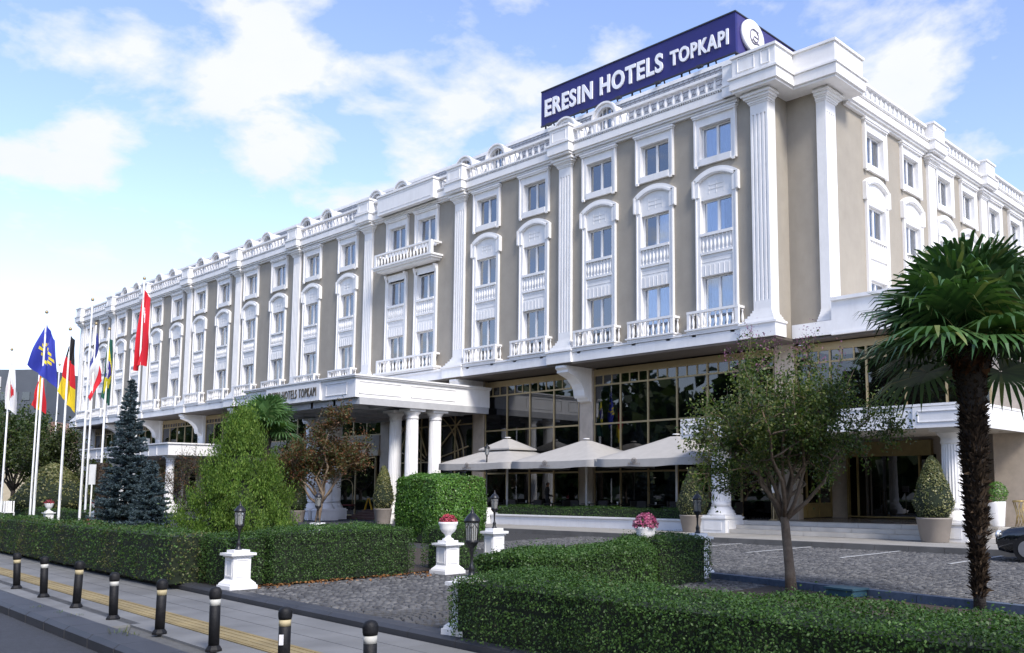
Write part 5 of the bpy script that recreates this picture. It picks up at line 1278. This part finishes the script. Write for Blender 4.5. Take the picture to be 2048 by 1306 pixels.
# --- grey office block and a low house far left
bb = thing('office_block', (-165,75,0), 'dark grey modern office block beyond the trees, far left', 'building')
def gplace(px_, dep): g = ground_at(px_, dep); return g
c0 = ground_at(82, 150); bb.location = c0; WLOC[bb.name] = c0.copy(); GREYB = pm('grey_cladding', (.085,.095,.11), .6, .1, .5)
hh = at(82, 745, 150).z
m = MB(); m.box(-3.9,3.9,-5,5,0,hh); m.box(-4.6,4.6,-5.6,5.6,hh*.53,hh*.56); local('wall', m.mesh('wall', GREYB), bb, rotz=-YAW)
for k in range(5):
    for j in range(4): local('window', MB().box(-.6,.6,-.05,.05,0,1.3).mesh('window', glassm('office_glass', (.1,.12,.14), .1, clear=.3)), bb, tuple(Matrix.Rotation(-YAW,4,'Z') @ Vector((-3.0+j*1.9,-5.06,3+k*3.2))), -YAW)
m = MB(); m.box(-1.2,-.2,-5.3,-5.0,hh-5,hh-1.2); local('sign_panel', m.mesh('sign_panel', WHITE), bb, tuple(Matrix.Rotation(-YAW,4,'Z') @ Vector((-3.2,0,0))), -YAW)
c1 = ground_at(150, 120); lh = thing('low_house', c1, 'low house with red tiled roof beyond the left wing', 'house'); m = MB(); m.box(-6,6,-4,4,0,7.5); local('wall', m.mesh('wall', BEIGE), lh, rotz=-YAW)
m = MB(); m.ext([(-6.4,7.5),(6.4,7.5),(0,10.2)], 'y', -4.4, 4.4); local('roof', m.mesh('roof', pm('roof_tiles_red', (.25,.15,.11), .8, .2, 2)), lh, rotz=-YAW)
# white cafe chairs and flower basket at the far left
for i, px_ in enumerate((8,22,34)):
    c_ = thing('garden_chair', ground_at(px_, 50, 0), ('left','middle','right')[i] + ' white slatted garden chair behind the hedge at the left edge', 'chair', 'white garden chairs', R(40*i)); m = MB()
    for k in range(5): m.box(-.24+.11*k,-.18+.11*k,.2,.24,.45,1.05)
    local('back_slats', m.mesh('back_slats', WHITE), c_); m = MB()
    for x in (-.23,.23):
        for y in (-.22,.22): m.box(x-.02,x+.02,y-.02,y+.02,0,.42)
    local('legs', m.mesh('legs', WHITE), c_); local('seat', MB().box(-.26,.26,-.25,.25,.42,.45).mesh('seat', WHITE), c_)
# --- flower bed, dry leaves, weeds, service cover
b_ = ground_at(213, 39.5); n = 500; P_ = np.stack([b_.x + rng.normal(0,.5,n), b_.y + rng.normal(0,.25,n), rng.uniform(.06,.4,n)], 1)
fb = thing('flower_patch', b_, 'patch of dark red flowers at the foot of the cut palm trunk', 'flowers'); local('flowers', quads('flowers', leaf_quads(P_-np.array(b_), rng.normal(0,1,(n,3)), .09, .8, 1.), REDF), fb, kind='stuff')
n = 420; x = rng.uniform(-5.5,-4.6,n); y = rng.uniform(-22.3,-18.4,n); k = rng.random(n) < .75; x[k] = -5.5 + np.abs(rng.normal(0,.14,k.sum()))
P_ = np.stack([x, y, np.full(n,.022)], 1); o = put('fallen_leaves', quads('fallen_leaves', leaf_quads(P_, np.tile([0,0,1.],(n,1)), .06, .7, .35), islandm('dry_leaf', [(.10,.04,.015),(.2,.09,.03),(.28,.15,.06)], .8, .2)), label='scattered dry brown leaves along the foot of the drive hedge', cat='leaves', kind='stuff')
GRB = islandm('weed_blade', [(.04,.08,.015),(.09,.13,.03),(.20,.19,.06)], .6, .3, .2)
for i, (px_, py_, lb) in enumerate([(72,1236,'leafy weed tuft at the road kerb, far left'),(122,1247,'grassy weed tuft at the road kerb beside the second weed from left'),(148,1252,'yellowish weed tuft at the road kerb'),(236,1292,'large grassy weed tuft at the kerb near the bottom edge'),(262,1296,'small weed tuft right of the largest kerb weed')]):
    d = (FW + RT*((px_-PPX)/FPX) - UP*((py_-PPY)/FPX)); g = CAMP + d*((-.25-CAMP.z)/d.z); n = 60
    w_ = thing('weed_tuft', g, lb, 'weed', 'weeds along the road kerb'); a = rng.uniform(0,2*math.pi,n); ln = rng.uniform(.08,.24,n)*(1.2 if i == 3 else .9); t = np.stack([np.cos(a)*.55, np.sin(a)*.55, np.ones(n)], 1); t = unit(t)
    P0 = np.stack([rng.normal(0,.035,n), rng.normal(0,.02,n), np.zeros(n)], 1); b = np.stack([-np.sin(a), np.cos(a), 0*a], 1)*.008; tip = P0 + t*ln[:,None]
    local('blades', quads('blades', np.stack([P0-b, P0+b, tip+b*.3, tip-b*.3], 1), GRB), w_, kind='stuff')
sc = thing('service_cover', (2.75,-16.25,.0), 'blue green plastic service box lid behind the foreground hedge', 'box'); m = MB(); m.box(-.26,.26,-.18,.18,0,.10); m.box(-.29,.29,-.21,.21,.10,.13); local('lid', m.mesh('lid', pm('teal_plastic', (.025,.075,.10), .6, .15, 6)), sc, rotz=a2)
# --- black car at the right edge
def car(loc, rotz):
    p = thing('parked_car', loc, 'black car parked before the porch, cut by the right edge', 'car', rotz=rotz)
    PAINTB = pm('black_car_paint', (.006,.007,.010), .12, .1, 2, coat=1., spec=.6); CG = glassm('car_glass', (.05,.06,.07), .1, clear=.5)
    st = [(-2.05,.42,.60,.55,.62),(-1.98,.26,.72,.70,.74),(-1.7,.20,.80,.80,.80),(-1.1,.18,.86,.87,.84),(-.75,.18,.88,.90,.85),(.0,.18,.88,.92,.86),(1.0,.18,.88,.95,.86),(1.7,.2,.86,.97,.84),(2.0,.3,.8,.92,.80)]
    m = MB(); vs = []
    for x, zb, hw, zt_, hs in st:
        vs += [(x,-hw*.92,zb),(x,-hw,zb+.18),(x,-hw,zt_-.16),(x,-hw*.93,zt_-.03),(x,-hw*.6,zt_),(x,hw*.6,zt_),(x,hw*.93,zt_-.03),(x,hw,zt_-.16),(x,hw,zb+.18),(x,hw*.92,zb)]
    k = 10; fs = [(j*k+i, j*k+(i+1)%k, (j+1)*k+(i+1)%k, (j+1)*k+i) for j in range(len(st)-1) for i in range(k)] + [tuple(range(k))[::-1], tuple((len(st)-1)*k+i for i in range(k))]
    m.add(vs, fs, 0, True); local('body', m.mesh('body', PAINTB), p)
    m = MB(); cs = [(-.95,.86,.74),(-.25,1.38,.60),(.2,1.46,.60),(1.1,1.42,.60),(1.75,.98,.70)]; vs = []
    for x, z, hw in cs: vs += [(x,-hw-.12*(1.46-z),.88),(x,-hw,z-.04),(x,-hw*.8,z),(x,hw*.8,z),(x,hw,z-.04),(x,hw+.12*(1.46-z),.88)]
    m.add(vs, [(j*6+i, j*6+i+1, (j+1)*6+i+1, (j+1)*6+i) for j in range(4) for i in range(5)], 0, True); local('cabin', m.mesh('cabin', CG), p)
    m = MB(); m.box(-.2,1.15,-.58,.58,1.44,1.47); local('roof', m.mesh('roof', PAINTB), p)
    ty = MB().ext(arc(0,.31,.31,0,2*math.pi*23/24,23), 'y', -.1, .1).mesh('tyre', RUB); rm = MB().ext(arc(0,.31,.2,0,2*math.pi*19/20,19), 'y', -.11, .11).mesh('rim', pm('alloy', (.5,.5,.52), .3, .1, 5, metal=.8))
    for x in (-1.3,1.3):
        for y in (-.78,.78): w_ = local('wheel', ty, p, (x,y,0)); local('rim', rm, w_)
    for y in (-.62,.62):
        m = MB(); m.lathe([(.0,0),(.13,.01),(.15,.05),(.12,.09)], n=16); local('headlight', m.mesh('headlight', pm('headlight_glass', (.75,.78,.8), .1, .05, 4, metal=.5)), p, (-1.93,y,.62), rot=(0,R(-75),0), scale=(.7,1.2,1))
    local('grille', MB().box(-2.07,-2.0,-.4,.4,.36,.48).mesh('grille', BLACKM), p)
    local('number_plate', MB().box(-2.09,-2.06,-.26,.26,.50,.61).mesh('number_plate', WHITE), p)
car((3.95,-6.5,0), R(6))
# --- park trees across the road behind the viewer (seen only mirrored in the glass)
n = 26000; X_ = rng.uniform(-230,60,n); P_ = np.stack([X_, -62 + rng.normal(0,3.5,n) - .05*X_, 1 + (12.5 + 3*np.sin(X_*.35) + 2*np.sin(X_*.9))*rng.random(n)**.8], 1)
put('park_trees', quads('park_trees', leaf_quads(P_, rng.normal(0,1,(n,3)), 2.0, .8, 1.), GLEAF), label='row of park trees across the road', cat='trees', kind='stuff')
# ------------------------------------------------------------------ render settings
scene.render.engine = 'CYCLES'
scene.cycles.max_bounces = 6; scene.cycles.transparent_max_bounces = 12; scene.cycles.diffuse_bounces = 3; scene.cycles.glossy_bounces = 3
scene.render.resolution_x = 1024; scene.render.resolution_y = 653
